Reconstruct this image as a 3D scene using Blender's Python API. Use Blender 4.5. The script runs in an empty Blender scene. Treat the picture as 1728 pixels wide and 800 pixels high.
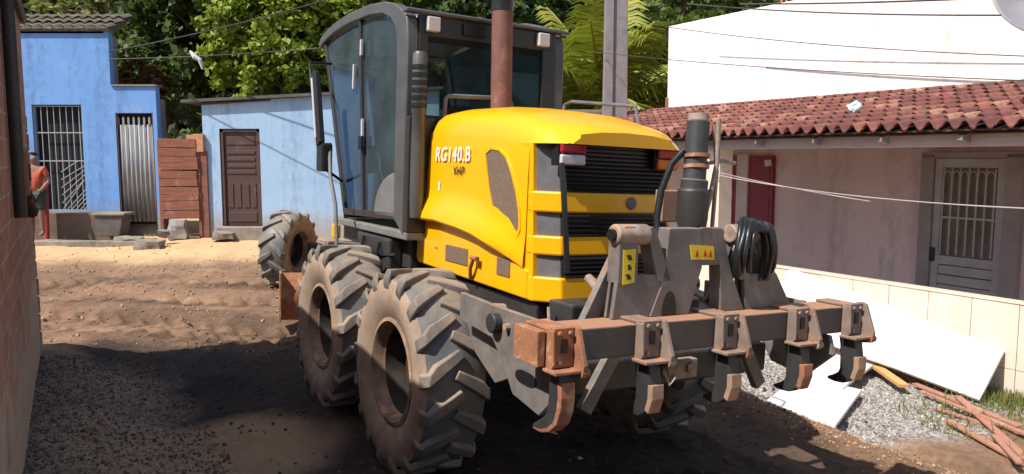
import bpy, bmesh, math, random
from math import sin, cos, pi, radians, atan2, sqrt, atan, hypot
from mathutils import Vector, Matrix, noise, Euler
random.seed(7)
SC = bpy.context.scene
COL = SC.collection

# ------------------------------------------------------------------ camera
F = 1300.0
cam_d = bpy.data.cameras.new('camera'); cam = bpy.data.objects.new('camera', cam_d); COL.objects.link(cam)
cam_d.sensor_width = 36.0; cam_d.lens = 36.0 * F / 1728.0
cam_d.clip_start = 0.05; cam_d.clip_end = 2000
cam.location = (0, 0, 2.2); cam.rotation_euler = (pi / 2 - atan(135 / F), 0, 0)
SC.camera = cam

# ------------------------------------------------------------------ sky, sun, exposure
SUN_EL = radians(53.0); SUN_AZ = atan2(-.815, -.58)      # azimuth measured from +Y towards +X
W = bpy.data.worlds.new('World'); SC.world = W; W.use_nodes = True
wn = W.node_tree; wn.nodes.clear()
sky = wn.nodes.new('ShaderNodeTexSky'); sky.sky_type = 'NISHITA'; sky.sun_disc = False
sky.sun_elevation = SUN_EL; sky.sun_rotation = SUN_AZ; sky.dust_density = 1.5; sky.air_density = 1.0
bgn = wn.nodes.new('ShaderNodeBackground'); bgn.inputs[1].default_value = 0.118
won = wn.nodes.new('ShaderNodeOutputWorld')
wn.links.new(sky.outputs[0], bgn.inputs[0]); wn.links.new(bgn.outputs[0], won.inputs[0])
sd = bpy.data.lights.new('sun', 'SUN'); sd.energy = 4.8; sd.angle = radians(.5); sd.color = (1, .95, .87)
sun = bpy.data.objects.new('sun', sd); COL.objects.link(sun)
sdir = Vector((sin(SUN_AZ) * cos(SUN_EL), cos(SUN_AZ) * cos(SUN_EL), sin(SUN_EL)))
sun.rotation_euler = sdir.to_track_quat('Z', 'Y').to_euler(); sun.location = (-20, -14, 30)
SC.view_settings.view_transform = 'Standard'; SC.view_settings.look = 'None'
SC.view_settings.gamma = 1.0; SC.view_settings.exposure = 0.38
SC.view_settings.use_curve_mapping = False

# ------------------------------------------------------------------ materials
MATS = {}
def nt(name):
    m = bpy.data.materials.new(name); m.use_nodes = True
    n = m.node_tree; b = n.nodes['Principled BSDF']
    MATS[name] = m
    return m, n, b
def lk(n, a, b): n.links.new(a, b)
def noise_node(n, scale, detail=6, rough=.6, coord='Object', stretch=None, dist=0):
    tc = n.nodes.new('ShaderNodeTexCoord'); tx = n.nodes.new('ShaderNodeTexNoise')
    tx.inputs['Scale'].default_value = scale; tx.inputs['Detail'].default_value = detail
    tx.inputs['Roughness'].default_value = rough; tx.inputs['Distortion'].default_value = dist
    if stretch:
        mp = n.nodes.new('ShaderNodeMapping'); mp.inputs['Scale'].default_value = stretch
        lk(n, tc.outputs[coord], mp.inputs[0]); lk(n, mp.outputs[0], tx.inputs[0])
    else: lk(n, tc.outputs[coord], tx.inputs[0])
    return tx
def ramp(n, src, stops):
    r = n.nodes.new('ShaderNodeValToRGB'); e = r.color_ramp.elements
    while len(e) < len(stops): e.new(.5)
    for i, (p, c) in enumerate(stops):
        e[i].position = p; e[i].color = (*c, 1) if len(c) == 3 else c
    lk(n, src, r.inputs[0]); return r
def mixc(n, fac, a, b, mode='MIX'):
    m = n.nodes.new('ShaderNodeMix'); m.data_type = 'RGBA'; m.blend_type = mode
    if isinstance(fac, (int, float)): m.inputs[0].default_value = fac
    else: lk(n, fac, m.inputs[0])
    for k, v in ((6, a), (7, b)):
        if isinstance(v, tuple): m.inputs[k].default_value = (*v, 1)
        else: lk(n, v, m.inputs[k])
    return m.outputs[2]
def bump(n, b, h, strength=.3, dist=.02):
    bp = n.nodes.new('ShaderNodeBump'); bp.inputs['Strength'].default_value = strength; bp.inputs['Distance'].default_value = dist
    lk(n, h, bp.inputs['Height']); lk(n, bp.outputs[0], b.inputs['Normal']); return bp
def mat(name, c1, c2=None, scale=6, rough=.7, metal=0, lo=.35, hi=.65, c3=None, s3=2.0, t3=.55, bs=.15, bd=.01, stretch=None, coat=0, fine=60, splash=None, streak=None):
    """base colour c1 blotched with c2, patches of c3 (dirt, rust, dust)"""
    m, n, b = nt(name)
    b.inputs['Roughness'].default_value = rough; b.inputs['Metallic'].default_value = metal
    b.inputs['Coat Weight'].default_value = coat; b.inputs['Coat Roughness'].default_value = .15
    c2 = c2 or tuple(x * .8 for x in c1)
    tx = noise_node(n, scale, 6, .62, stretch=stretch)
    col = ramp(n, tx.outputs[0], [(lo, c1), (hi, c2)]).outputs[0]
    if c3:
        t3n = noise_node(n, s3, 8, .7, dist=.3)
        r = ramp(n, t3n.outputs[0], [(t3, (0, 0, 0)), (min(1, t3 + .12), (1, 1, 1))])
        col = mixc(n, r.outputs[0], col, c3)
        rr = ramp(n, t3n.outputs[0], [(t3, (rough,) * 3), (min(1, t3 + .12), (.85,) * 3)])
        lk(n, rr.outputs[0], b.inputs['Roughness'])
    if streak:      # rain streaks running down the wall
        sn = noise_node(n, 1.0, 6, .6, stretch=(3.2, 3.2, .16)); sn2 = noise_node(n, 9, 6, .7, stretch=(1, 1, .5))
        mm = n.nodes.new('ShaderNodeMath'); mm.operation = 'MULTIPLY'; lk(n, sn.outputs[0], mm.inputs[0]); lk(n, sn2.outputs[0], mm.inputs[1])
        col = mixc(n, ramp(n, mm.outputs[0], [(.24, (0, 0, 0)), (.42, (1, 1, 1))]).outputs[0], col, streak)
    if splash:      # mud splashed on the foot of the wall
        z0, z1, sc = splash; tc = n.nodes.new('ShaderNodeTexCoord'); sp = n.nodes.new('ShaderNodeSeparateXYZ'); lk(n, tc.outputs['Object'], sp.inputs[0])
        mr = n.nodes.new('ShaderNodeMapRange'); mr.inputs[1].default_value = z0; mr.inputs[2].default_value = z1; mr.inputs[3].default_value = 1; mr.inputs[4].default_value = 0; lk(n, sp.outputs[2], mr.inputs[0])
        pn = noise_node(n, 5, 8, .75); ma = n.nodes.new('ShaderNodeMath'); ma.operation = 'MULTIPLY_ADD'; ma.inputs[1].default_value = .6; lk(n, mr.outputs[0], ma.inputs[0]); lk(n, pn.outputs[0], ma.inputs[2])
        col = mixc(n, ramp(n, ma.outputs[0], [(.62, (0, 0, 0)), (.95, (.85, .85, .85))]).outputs[0], col, sc)
    lk(n, col, b.inputs['Base Color'])
    if bs:
        bn = noise_node(n, fine, 5, .7)
        bump(n, b, bn.outputs[0], bs, bd)
    return m
def dusty(name, base, base2, dust, rough=.5, scale=5, up=.9, thr=.5, spec=.5, coat=0):
    """paint or rubber with dust gathered in noise patches and on upward faces"""
    m, n, b = nt(name)
    tx = noise_node(n, scale, 8, .65)
    col = ramp(n, tx.outputs[0], [(.35, base), (.65, base2)]).outputs[0]
    geo = n.nodes.new('ShaderNodeNewGeometry'); sp = n.nodes.new('ShaderNodeSeparateXYZ'); lk(n, geo.outputs['Normal'], sp.inputs[0])
    ma = n.nodes.new('ShaderNodeMath'); ma.operation = 'MULTIPLY_ADD'; ma.inputs[1].default_value = up * .35; lk(n, sp.outputs[2], ma.inputs[0])
    tn = noise_node(n, scale * .8, 8, .72, dist=.4); lk(n, tn.outputs[0], ma.inputs[2])
    r = ramp(n, ma.outputs[0], [(thr, (0, 0, 0)), (thr + .22, (1, 1, 1))])
    lk(n, mixc(n, r.outputs[0], col, dust), b.inputs['Base Color'])
    rr = ramp(n, ma.outputs[0], [(thr, (rough,) * 3), (thr + .22, (.9,) * 3)]); lk(n, rr.outputs[0], b.inputs['Roughness'])
    b.inputs['Coat Weight'].default_value = coat; b.inputs['Coat Roughness'].default_value = .12
    bn = noise_node(n, 90, 4, .7); bump(n, b, bn.outputs[0], .12, .004)
    return m
def flat(name, c, rough=.5, metal=0):
    m, n, b = nt(name); b.inputs['Base Color'].default_value = (*c, 1); b.inputs['Roughness'].default_value = rough; b.inputs['Metallic'].default_value = metal
    tx = noise_node(n, 30, 4, .6); rr = ramp(n, tx.outputs[0], [(.3, (max(.05, rough - .1),) * 3), (.7, (min(1, rough + .12),) * 3)]); lk(n, rr.outputs[0], b.inputs['Roughness'])
    return m
# grader
YEL = dusty('yellow_paint', (.90, .45, .002), (.88, .43, .002), (.70, .44, .14), rough=.33, scale=2.4, up=.10, thr=.64, coat=.3)
GREY = dusty('grey_paint', (.20, .195, .19), (.15, .145, .14), (.27, .20, .15), rough=.5, scale=5, up=.35, thr=.56)
DARK = dusty('dark_steel', (.028, .028, .03), (.045, .042, .04), (.15, .10, .065), rough=.5, scale=6, up=.25, thr=.66)
CABG = dusty('cab_frame_paint', (.105, .10, .097), (.075, .072, .07), (.22, .18, .15), rough=.42, scale=4, up=.15, thr=.66)
CABD = flat('cab_rear_paint', (.03, .028, .028), .45)
STEEL = dusty('ripper_steel', (.205, .185, .17), (.13, .115, .105), (.33, .20, .13), rough=.55, scale=7, up=.45, thr=.55)
BEAMS = dusty('beam_steel', (.05, .05, .055), (.085, .07, .06), (.37, .19, .11), rough=.5, scale=6, up=1.5, thr=.62)
RUST = mat('rusty_steel', (.42, .17, .075), (.24, .11, .07), 9, .8, 0, c3=(.55, .33, .2), s3=7, t3=.52, bs=.4)
RUBB = dusty('tyre_rubber', (.10, .112, .118), (.13, .132, .13), (.25, .20, .155), rough=.5, scale=3.2, up=.5, thr=.53)
RUBS = dusty('tyre_sidewall_rubber', (.36, .26, .195), (.24, .175, .13), (.46, .33, .24), rough=.85, scale=5, up=.3, thr=.52)
LUGM = dusty('tyre_lug_rubber', (.18, .155, .137), (.105, .10, .095), (.30, .23, .175), rough=.6, scale=4, up=.4, thr=.50)
RIMM = mat('rim_paint', (.32, .21, .145), (.13, .09, .07), 7, .7, c3=(.50, .28, .15), s3=5, t3=.5)
RIMI = mat('rim_inner', (.02, .018, .017), (.055, .042, .033), 7, .8)
BLK = flat('black_plastic', (.012, .012, .013), .4)
BLKG = flat('grille_black', (.016, .016, .017), .35)
TRIM = mat('grey_trim', (.16, .16, .17), (.12, .12, .127), 8, .5, bs=.05)
MESHG = mat('mesh_screen', (.22, .15, .10), (.15, .105, .075), 60, .7, bs=.6, bd=.01, fine=160)
EXH = mat('exhaust_rust', (.20, .085, .065), (.13, .06, .05), 8, .75, c3=(.28, .15, .12), s3=5, t3=.55)
CREAM = flat('lamp_lens', (.62, .58, .55), .25)
REDL = flat('red_lens', (.42, .02, .03), .2); ORL = flat('orange_lens', (.75, .16, .01), .2); WHL = flat('clear_lens', (.6, .55, .55), .2)
LABY = flat('label_yellow', (.85, .62, .02), .5); WHT = flat('decal_white', (.8, .78, .7), .5)
SILV = mat('pin_steel', (.42, .33, .27), (.22, .16, .13), 14, .6, .1, c3=(.45, .28, .18), s3=9, t3=.5)
HOSE = flat('rubber_hose', (.015, .016, .018), .35)
SEATM = flat('seat_fabric', (.04, .04, .045), .9); SEATR = flat('red_cloth', (.55, .02, .05), .8)
def glassm(name, tint, refl, tr):
    m, n, b = nt(name); n.nodes.remove(b); out = n.nodes['Material Output']
    t = n.nodes.new('ShaderNodeBsdfTransparent'); t.inputs[0].default_value = (*tint, 1)
    g = n.nodes.new('ShaderNodeBsdfGlossy'); g.inputs[0].default_value = (.85, .95, 1, 1); g.inputs['Roughness'].default_value = .03
    f = n.nodes.new('ShaderNodeFresnel'); f.inputs[0].default_value = refl
    ns = noise_node(n, 3, 4, .5); d = n.nodes.new('ShaderNodeBsdfDiffuse'); d.inputs[0].default_value = (.20, .27, .31, 1)  # bluish diffuse film paints the reflected sky into the panes
    r = ramp(n, ns.outputs[0], [(.3, (tr * .5,) * 3), (.7, (tr,) * 3)])
    m1 = n.nodes.new('ShaderNodeMixShader'); lk(n, f.outputs[0], m1.inputs[0]); lk(n, t.outputs[0], m1.inputs[1]); lk(n, g.outputs[0], m1.inputs[2])
    m2 = n.nodes.new('ShaderNodeMixShader'); lk(n, r.outputs[0], m2.inputs[0]); lk(n, m1.outputs[0], m2.inputs[1]); lk(n, d.outputs[0], m2.inputs[2])
    lk(n, m2.outputs[0], out.inputs[0]); return m
GLS = glassm('cab_side_glass', (.58, .72, .78), 1.55, .24)
GLR = glassm('cab_rear_glass', (.72, .76, .74), 1.12, .03)
# houses
BLUE1 = mat('blue_wall_paint', (.135, .31, .66), (.165, .345, .69), 1.6, .85, c3=(.24, .38, .64), s3=1.0, t3=.58, bs=.3, fine=25, splash=(.1, 1.0, (.30, .26, .24)), streak=(.11, .22, .46))
BLUE2 = mat('pale_blue_wall_paint', (.32, .49, .70), (.37, .53, .73), 1.4, .85, c3=(.38, .48, .62), s3=1.3, t3=.58, bs=.3, fine=25, splash=(.0, .8, (.36, .32, .29)), streak=(.24, .36, .54))
WHITEW = mat('white_wall_paint', (.80, .75, .70), (.84, .80, .75), .8, .8, c3=(.72, .66, .61), s3=.7, t3=.6, bs=.2, fine=30, streak=(.60, .55, .52))
MAUVE = mat('mauve_wall_paint', (.70, .545, .51), (.63, .49, .46), 1.3, .85, c3=(.50, .39, .36), s3=1.1, t3=.58, bs=.2, fine=40, streak=(.47, .36, .34))
PINKW = mat('pale_pink_paint', (.62, .50, .46), (.55, .43, .39), 3, .8)
MARO = mat('maroon_paint', (.25, .012, .03), (.19, .012, .026), 3, .5)
DGREY = mat('grey_metal_door_paint', (.40, .37, .37), (.33, .30, .30), 4, .45, bs=.05)
DFRAME = mat('grey_door_frame_paint', (.32, .265, .255), (.25, .21, .20), 3, .8, bs=.2)
WOODD = mat('dark_door_wood', (.10, .05, .04), (.055, .032, .03), 5, .6, stretch=(9, 9, 1), c3=(.17, .11, .10), s3=2.2, t3=.58)
WOODR = mat('red_gate_boards', (.28, .095, .055), (.18, .065, .042), 3, .8, stretch=(1, 8, 12), c3=(.36, .19, .12), s3=3, t3=.55)
CORR = mat('weathered_zinc', (.34, .34, .34), (.22, .22, .23), 3, .6, .1, stretch=(6, 6, 1), c3=(.30, .25, .2), s3=2, t3=.57)
BARS = flat('window_bar_paint', (.36, .36, .38), .5)
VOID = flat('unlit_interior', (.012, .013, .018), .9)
CONC = mat('weathered_concrete', (.30, .26, .215), (.20, .17, .14), 4, .9, c3=(.12, .10, .085), s3=3, t3=.55, bs=.4)
ROOFD = mat('old_roof_tile', (.09, .075, .055), (.16, .13, .09), 6, .9, c3=(.26, .24, .18), s3=8, t3=.55)
ASB = mat('fibre_cement_sheet', (.13, .12, .11), (.08, .075, .07), 4, .9)
def roof_mat():
    m, n, b = nt('red_clay_roof_tile'); b.inputs['Roughness'].default_value = .85
    at = n.nodes.new('ShaderNodeAttribute'); at.attribute_name = 'tile'
    r = ramp(n, at.outputs[2], [(0, (.15, .048, .042)), (.5, (.23, .072, .058)), (.85, (.31, .12, .085)), (1, (.44, .24, .16))])
    tx = noise_node(n, 7, 8, .7); r2 = ramp(n, tx.outputs[0], [(.45, (0, 0, 0)), (.68, (1, 1, 1))])
    lk(n, mixc(n, r2.outputs[0], r.outputs[0], (.095, .05, .043)), b.inputs['Base Color'])
    bump(n, b, noise_node(n, 50).outputs[0], .3, .01); return m
ROOFT = roof_mat()
def tile_wall_mat():
    m, n, b = nt('cream_wall_tile'); b.inputs['Roughness'].default_value = .35
    tx = noise_node(n, 2.5, 6, .6, dist=.6); r = ramp(n, tx.outputs[0], [(.35, (.80, .69, .57)), (.65, (.70, .58, .47))])
    lk(n, r.outputs[0], b.inputs['Base Color']); return m
TILEC = tile_wall_mat(); GROUT = flat('tile_grout', (.40, .33, .28), .9)
def brick_mat():
    m, n, b = nt('bare_hollow_brick'); b.inputs['Roughness'].default_value = .92
    tc = n.nodes.new('ShaderNodeTexCoord'); sp = n.nodes.new('ShaderNodeSeparateXYZ'); cb = n.nodes.new('ShaderNodeCombineXYZ')
    lk(n, tc.outputs['Object'], sp.inputs[0]); lk(n, sp.outputs[0], cb.inputs[0]); lk(n, sp.outputs[2], cb.inputs[1])
    br = n.nodes.new('ShaderNodeTexBrick'); br.inputs['Scale'].default_value = 1; br.inputs['Brick Width'].default_value = .26; br.inputs['Row Height'].default_value = .17
    br.inputs['Mortar Size'].default_value = .012; br.inputs['Mortar Smooth'].default_value = .3
    br.inputs['Color1'].default_value = (.56, .30, .205, 1); br.inputs['Color2'].default_value = (.44, .225, .155, 1); br.inputs['Mortar'].default_value = (.55, .45, .36, 1)
    lk(n, cb.outputs[0], br.inputs[0])
    t = noise_node(n, 5, 8, .7); r = ramp(n, t.outputs[0], [(.4, (.62, .58, .55)), (.7, (1.15, 1.1, 1.05))])
    c = mixc(n, 1.0, br.outputs[0], r.outputs[0], 'MULTIPLY')
    # cement splash low on the wall
    ad = n.nodes.new('ShaderNodeMath'); ad.operation = 'MULTIPLY_ADD'; ad.inputs[1].default_value = -.38
    t2 = noise_node(n, 3, 6, .6); lk(n, sp.outputs[2], ad.inputs[0]); lk(n, t2.outputs[0], ad.inputs[2])
    rr = ramp(n, ad.outputs[0], [(-.02 + .1, (0, 0, 0)), (.28, (1, 1, 1))])
    c = mixc(n, rr.outputs[0], c, (.50, .41, .32))
    lk(n, c, b.inputs['Base Color'])
    bp = bump(n, b, br.outputs['Fac'], .6, -.02); return m
BRICK = brick_mat()
BOARD = mat('white_board_face', (.84, .80, .78), (.80, .76, .75), 2, .55, c3=(.66, .58, .52), s3=3.5, t3=.60, bs=.05)
PLNK = mat('reddish_plank_wood', (.44, .22, .15), (.33, .16, .11), 3, .8, stretch=(1, 12, 12), c3=(.50, .30, .19), s3=4, t3=.55)
PLNKY = mat('yellow_plank_wood', (.62, .37, .13), (.50, .29, .10), 3, .8, stretch=(1, 12, 12))
POLEC = mat('pole_concrete', (.27, .235, .235), (.20, .175, .18), 5, .9, c3=(.15, .13, .13), s3=2, t3=.56, bs=.3)
BARK = mat('tree_bark', (.12, .09, .065), (.07, .055, .04), 8, .95, bs=.6, stretch=(3, 3, .6))
def leafm(name, cols, rough=.65, tr=.3):
    m, n, b = nt(name); out = n.nodes['Material Output']
    g = n.nodes.new('ShaderNodeNewGeometry'); r = ramp(n, g.outputs['Random Per Island'], [(i / (len(cols) - 1), c) for i, c in enumerate(cols)])
    lk(n, r.outputs[0], b.inputs['Base Color']); b.inputs['Roughness'].default_value = rough
    t = n.nodes.new('ShaderNodeBsdfTranslucent'); lk(n, mixc(n, .5, r.outputs[0], (.20, .30, .02)), t.inputs[0])
    ms = n.nodes.new('ShaderNodeMixShader'); ms.inputs[0].default_value = tr
    lk(n, b.outputs[0], ms.inputs[1]); lk(n, t.outputs[0], ms.inputs[2]); lk(n, ms.outputs[0], out.inputs[0]); return m
LEAFB = leafm('bright_leaves', [(.16, .22, .018), (.25, .33, .028), (.34, .41, .04)])
LEAFD = leafm('dark_leaves', [(.035, .062, .016), (.065, .105, .024), (.10, .14, .032)])
LEAFM = leafm('mid_leaves', [(.07, .11, .02), (.11, .165, .028), (.16, .21, .04)])
LEAFO = leafm('olive_leaves', [(.11, .11, .035), (.17, .155, .05), (.24, .21, .07)])
PALMM = leafm('palm_leaflets', [(.18, .22, .025), (.30, .32, .035), (.45, .38, .06)])
PALMY = leafm('yellowed_palm_leaflets', [(.34, .24, .03), (.45, .26, .05), (.30, .26, .04)])
RACH = flat('palm_midrib', (.35, .30, .08), .6)
GRASSM = leafm('grass_blades', [(.10, .14, .03), (.17, .19, .045), (.26, .22, .09)])
WIRE = flat('black_wire', (.06, .055, .055), .6)
WIREL = flat('pale_wire', (.45, .40, .38), .6)

def ground_mat():
    m, n, b = nt('unpaved_street'); b.inputs['Roughness'].default_value = .95
    at = n.nodes.new('ShaderNodeAttribute'); at.attribute_name = 'zone'
    sp = n.nodes.new('ShaderNodeSeparateColor'); lk(n, at.outputs[0], sp.inputs[0])
    n1 = noise_node(n, 1.3, 10, .72, coord='Object', dist=.5); n2 = noise_node(n, 14, 8, .7); n3 = noise_node(n, 55, 4, .8)
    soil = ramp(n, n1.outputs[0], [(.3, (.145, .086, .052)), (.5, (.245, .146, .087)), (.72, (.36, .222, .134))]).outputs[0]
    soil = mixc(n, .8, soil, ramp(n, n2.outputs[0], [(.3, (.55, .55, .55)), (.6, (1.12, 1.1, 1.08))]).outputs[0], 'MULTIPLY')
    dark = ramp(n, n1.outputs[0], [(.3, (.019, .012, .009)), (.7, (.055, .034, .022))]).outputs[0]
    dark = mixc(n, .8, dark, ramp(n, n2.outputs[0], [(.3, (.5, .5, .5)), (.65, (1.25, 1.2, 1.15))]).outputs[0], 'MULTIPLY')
    sand = ramp(n, n1.outputs[0], [(.3, (.50, .32, .16)), (.7, (.68, .46, .25))]).outputs[0]
    vor = n.nodes.new('ShaderNodeTexVoronoi'); vor.inputs['Scale'].default_value = 38
    tc = n.nodes.new('ShaderNodeTexCoord'); lk(n, tc.outputs['Object'], vor.inputs[0])
    grav = ramp(n, vor.outputs['Color'], [(.2, (.17, .155, .14)), (.55, (.36, .33, .305)), (.9, (.56, .52, .485))]).outputs[0]
    grav = mixc(n, .7, grav, ramp(n, n2.outputs[0], [(.35, (.65, .6, .55)), (.6, (1.1, 1.1, 1.1))]).outputs[0], 'MULTIPLY')
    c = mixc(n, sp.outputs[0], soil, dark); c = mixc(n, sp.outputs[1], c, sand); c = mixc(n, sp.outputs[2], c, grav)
    lk(n, c, b.inputs['Base Color'])
    ad = n.nodes.new('ShaderNodeMath'); ad.operation = 'ADD'; lk(n, n2.outputs[0], ad.inputs[0]); lk(n, n3.outputs[0], ad.inputs[1])
    bump(n, b, ad.outputs[0], .55, .03); return m
GROUND = ground_mat()
HILLM = mat('hillside_undergrowth', (.02, .034, .010), (.032, .048, .014), 1.2, .95, bs=.8, bd=.3, fine=4)

# ------------------------------------------------------------------ mesh helpers
class MB:
    def __init__(s): s.v = []; s.f = []
    def add(s, vs, fs, mt=None):
        o = len(s.v); s.v += [tuple(mt @ Vector(v)) if mt else tuple(v) for v in vs]; s.f += [tuple(i + o for i in f) for f in fs]; return s
    def box(s, x0, x1, y0, y1, z0, z1, mt=None):
        return s.add([(x0, y0, z0), (x1, y0, z0), (x1, y1, z0), (x0, y1, z0), (x0, y0, z1), (x1, y0, z1), (x1, y1, z1), (x0, y1, z1)],
              [(0, 3, 2, 1), (4, 5, 6, 7), (0, 1, 5, 4), (1, 2, 6, 5), (2, 3, 7, 6), (3, 0, 4, 7)], mt)
    def prism(s, poly, ax, a, b, mt=None):
        """extrude a 2D polygon along axis ax ('x': poly=(y,z), 'y': poly=(x,z), 'z': poly=(x,y))"""
        def p(q, t): return {'x': (t, q[0], q[1]), 'y': (q[0], t, q[1]), 'z': (q[0], q[1], t)}[ax]
        n = len(poly); vs = [p(q, a) for q in poly] + [p(q, b) for q in poly]
        fs = [tuple(range(n))[::-1], tuple(range(n, 2 * n))] + [(i, (i + 1) % n, n + (i + 1) % n, n + i) for i in range(n)]
        return s.add(vs, fs, mt)
    def bar(s, p, q, w, h, up=(0, 0, 1), mt=None):
        p = Vector(p); q = Vector(q); d = (q - p); L = d.length; d.normalize(); sd_ = d.cross(Vector(up))
        if sd_.length < 1e-3: sd_ = d.cross(Vector((1, 0, 0)))
        sd_.normalize(); u = sd_.cross(d)
        vs = [p + sd_ * (a * w / 2) + u * (b * h / 2) + d * c for c in (0, L) for a, b in ((-1, -1), (1, -1), (1, 1), (-1, 1))]
        return s.add(vs, [(0, 3, 2, 1), (4, 5, 6, 7), (0, 1, 5, 4), (1, 2, 6, 5), (2, 3, 7, 6), (3, 0, 4, 7)], mt)
    def tube(s, path, r, n=8, cap=True, mt=None):
        path = [Vector(p) for p in path]; rs = r if isinstance(r, (list, tuple)) else [r] * len(path)
        vs = []; fs = []; ref = None
        for i, p in enumerate(path):
            d = (path[min(i + 1, len(path) - 1)] - path[max(i - 1, 0)]).normalized()
            if ref is None: ref = d.orthogonal().normalized()
            a = (ref - d * ref.dot(d)).normalized(); ref = a; b = d.cross(a)
            vs += [p + (a * cos(2 * pi * k / n) + b * sin(2 * pi * k / n)) * rs[i] for k in range(n)]
        for i in range(len(path) - 1):
            for k in range(n): fs.append((i * n + k, i * n + (k + 1) % n, (i + 1) * n + (k + 1) % n, (i + 1) * n + k))
        if cap: fs += [tuple(range(n))[::-1], tuple(range((len(path) - 1) * n, len(path) * n))]
        return s.add(vs, fs, mt)
    def lathe_y(s, prof, n=48, c=(0, 0, 0), mt=None):
        """prof: (r, y) list, turned round the y axis"""
        vs = []; fs = []; m = len(prof)
        for k in range(n):
            t = 2 * pi * k / n
            vs += [(c[0] + r * cos(t), c[1] + y, c[2] + r * sin(t)) for r, y in prof]
        for k in range(n):
            for j in range(m - 1): fs.append((k * m + j, ((k + 1) % n) * m + j, ((k + 1) % n) * m + j + 1, k * m + j + 1))
        return s.add(vs, fs, mt)
    def loft(s, secs, closed=False, caps=False, mt=None):
        m = len(secs[0]); vs = [p for q in secs for p in q]; fs = []
        for i in range(len(secs) - 1):
            for j in range(m if closed else m - 1): fs.append((i * m + j, i * m + (j + 1) % m, (i + 1) * m + (j + 1) % m, (i + 1) * m + j))
        if caps: fs += [tuple(range(m))[::-1], tuple(range((len(secs) - 1) * m, len(secs) * m))]
        return s.add(vs, fs, mt)
    def build(s, name, m, parent=None, bevel=0, smooth=0, loc=None, solid=0, weld=False):
        me = bpy.data.meshes.new(name); me.from_pydata(s.v, [], s.f); me.update()
        bm = bmesh.new(); bm.from_mesh(me)
        if weld: bmesh.ops.remove_doubles(bm, verts=bm.verts, dist=1e-4)
        bmesh.ops.recalc_face_normals(bm, faces=bm.faces); bm.to_mesh(me); bm.free()
        me.materials.append(m)
        if smooth:
            me.polygons.foreach_set('use_smooth', [True] * len(me.polygons)); me.set_sharp_from_angle(angle=radians(smooth))
        o = bpy.data.objects.new(name, me); COL.objects.link(o)
        if parent: o.parent = parent
        if loc: o.location = loc
        if solid:
            q = o.modifiers.new('solid', 'SOLIDIFY'); q.thickness = solid; q.offset = -1
        if bevel:
            q = o.modifiers.new('bevel', 'BEVEL'); q.width = bevel; q.segments = 2; q.limit_method = 'ANGLE'; q.angle_limit = radians(35)
            q.harden_normals = False
        return o
def tag(o, label, cat, group=None):
    o['label'] = label; o['category'] = cat
    if group: o['group'] = group
    return o
def thing(name, label, cat, loc=(0, 0, 0), rz=0, group=None):
    o = bpy.data.objects.new(name, None); COL.objects.link(o); o.location = loc; o.rotation_euler = (0, 0, rz)
    o.empty_display_size = .3
    return tag(o, label, cat, group)
def dup_tree(o, parent=None):
    c = o.copy(); COL.objects.link(c); c.parent = parent
    for ch in [x for x in COL.objects if x.parent == o]: dup_tree(ch, c)
    return c
def text(name, body, size, m, parent, mw, extr=.002, shear=0, bold=0):
    cu = bpy.data.curves.new(name, 'FONT'); cu.body = body; cu.size = size; cu.extrude = extr; cu.shear = shear; cu.offset = bold; cu.space_character = 1.12
    t = bpy.data.objects.new(name + '_tmp', cu); COL.objects.link(t)
    bpy.context.view_layer.update()
    me = bpy.data.meshes.new_from_object(t.evaluated_get(bpy.context.evaluated_depsgraph_get())); bpy.data.objects.remove(t)
    me.name = name; me.materials.clear(); me.materials.append(m)
    o = bpy.data.objects.new(name, me); COL.objects.link(o); o.parent = parent; o.matrix_local = mw; return o
def sm(a, b, x):
    t = min(1, max(0, (x - a) / (b - a))); return t * t * (3 - 2 * t)

# ------------------------------------------------------------------ ground
HU = Vector((-.517, .856)); HV = Vector((.856, .517)); H0 = Vector((4.62, 7.27))
def base_z(x, y):
    xc = max(-1.0, min(3.5, x)); z = .08 - .055 * xc
    z -= .11 * sm(-1.9, -3.0, x) * sm(11, 9.2, y)
    if y > 11: z += (min(y, 17) - 11) * .08
    return z
def nz(x, y, s, o=0): return noise.noise(Vector((x * s + o, y * s - o * 1.7, o)))
def zones(x, y):
    p = Vector((x, y)) - H0; v = p.dot(HV); u = p.dot(HU)
    w = nz(x, y, 1.1, 3) * .35 + nz(x, y, 3.5, 5) * .16
    grav = sm(-2.36, -2.2, v + w * .5) * sm(-.9, -.2, u + w * 2 ) if v < 1 else 0
    # grass/soil at the near end of the gravel
    sand = sm(12.9, 14.3, y + w * 1.3 - .1 * x * 0) * sm(-3.3, -4.6, x + w * 2)
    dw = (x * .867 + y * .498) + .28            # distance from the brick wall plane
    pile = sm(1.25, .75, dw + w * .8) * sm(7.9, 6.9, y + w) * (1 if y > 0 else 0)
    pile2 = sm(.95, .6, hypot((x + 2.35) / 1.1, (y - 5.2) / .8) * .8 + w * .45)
    lit = sm(.1, .6, dw - 3.9 + w)              # sun side, beyond the darkened strip
    dark = sm(.15, .5, dw + w * .5) * sm(9.6, 8.2, y + w * 1.2 + .0 * x) * sm(-2.3, -2.7, v + w * .5)  # wet turned soil, coloured darker still to deepen the shade lying on it
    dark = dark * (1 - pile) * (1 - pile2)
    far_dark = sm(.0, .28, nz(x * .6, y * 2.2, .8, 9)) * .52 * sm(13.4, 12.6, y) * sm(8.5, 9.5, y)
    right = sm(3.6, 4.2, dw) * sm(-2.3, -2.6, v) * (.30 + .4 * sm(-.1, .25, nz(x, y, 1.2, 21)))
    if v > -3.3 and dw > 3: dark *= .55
    return max(dark, far_dark, right), max(sand, pile2 * .45, .35 * sm(-.9, -1.6, u)), max(grav, pile * .38)
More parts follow.
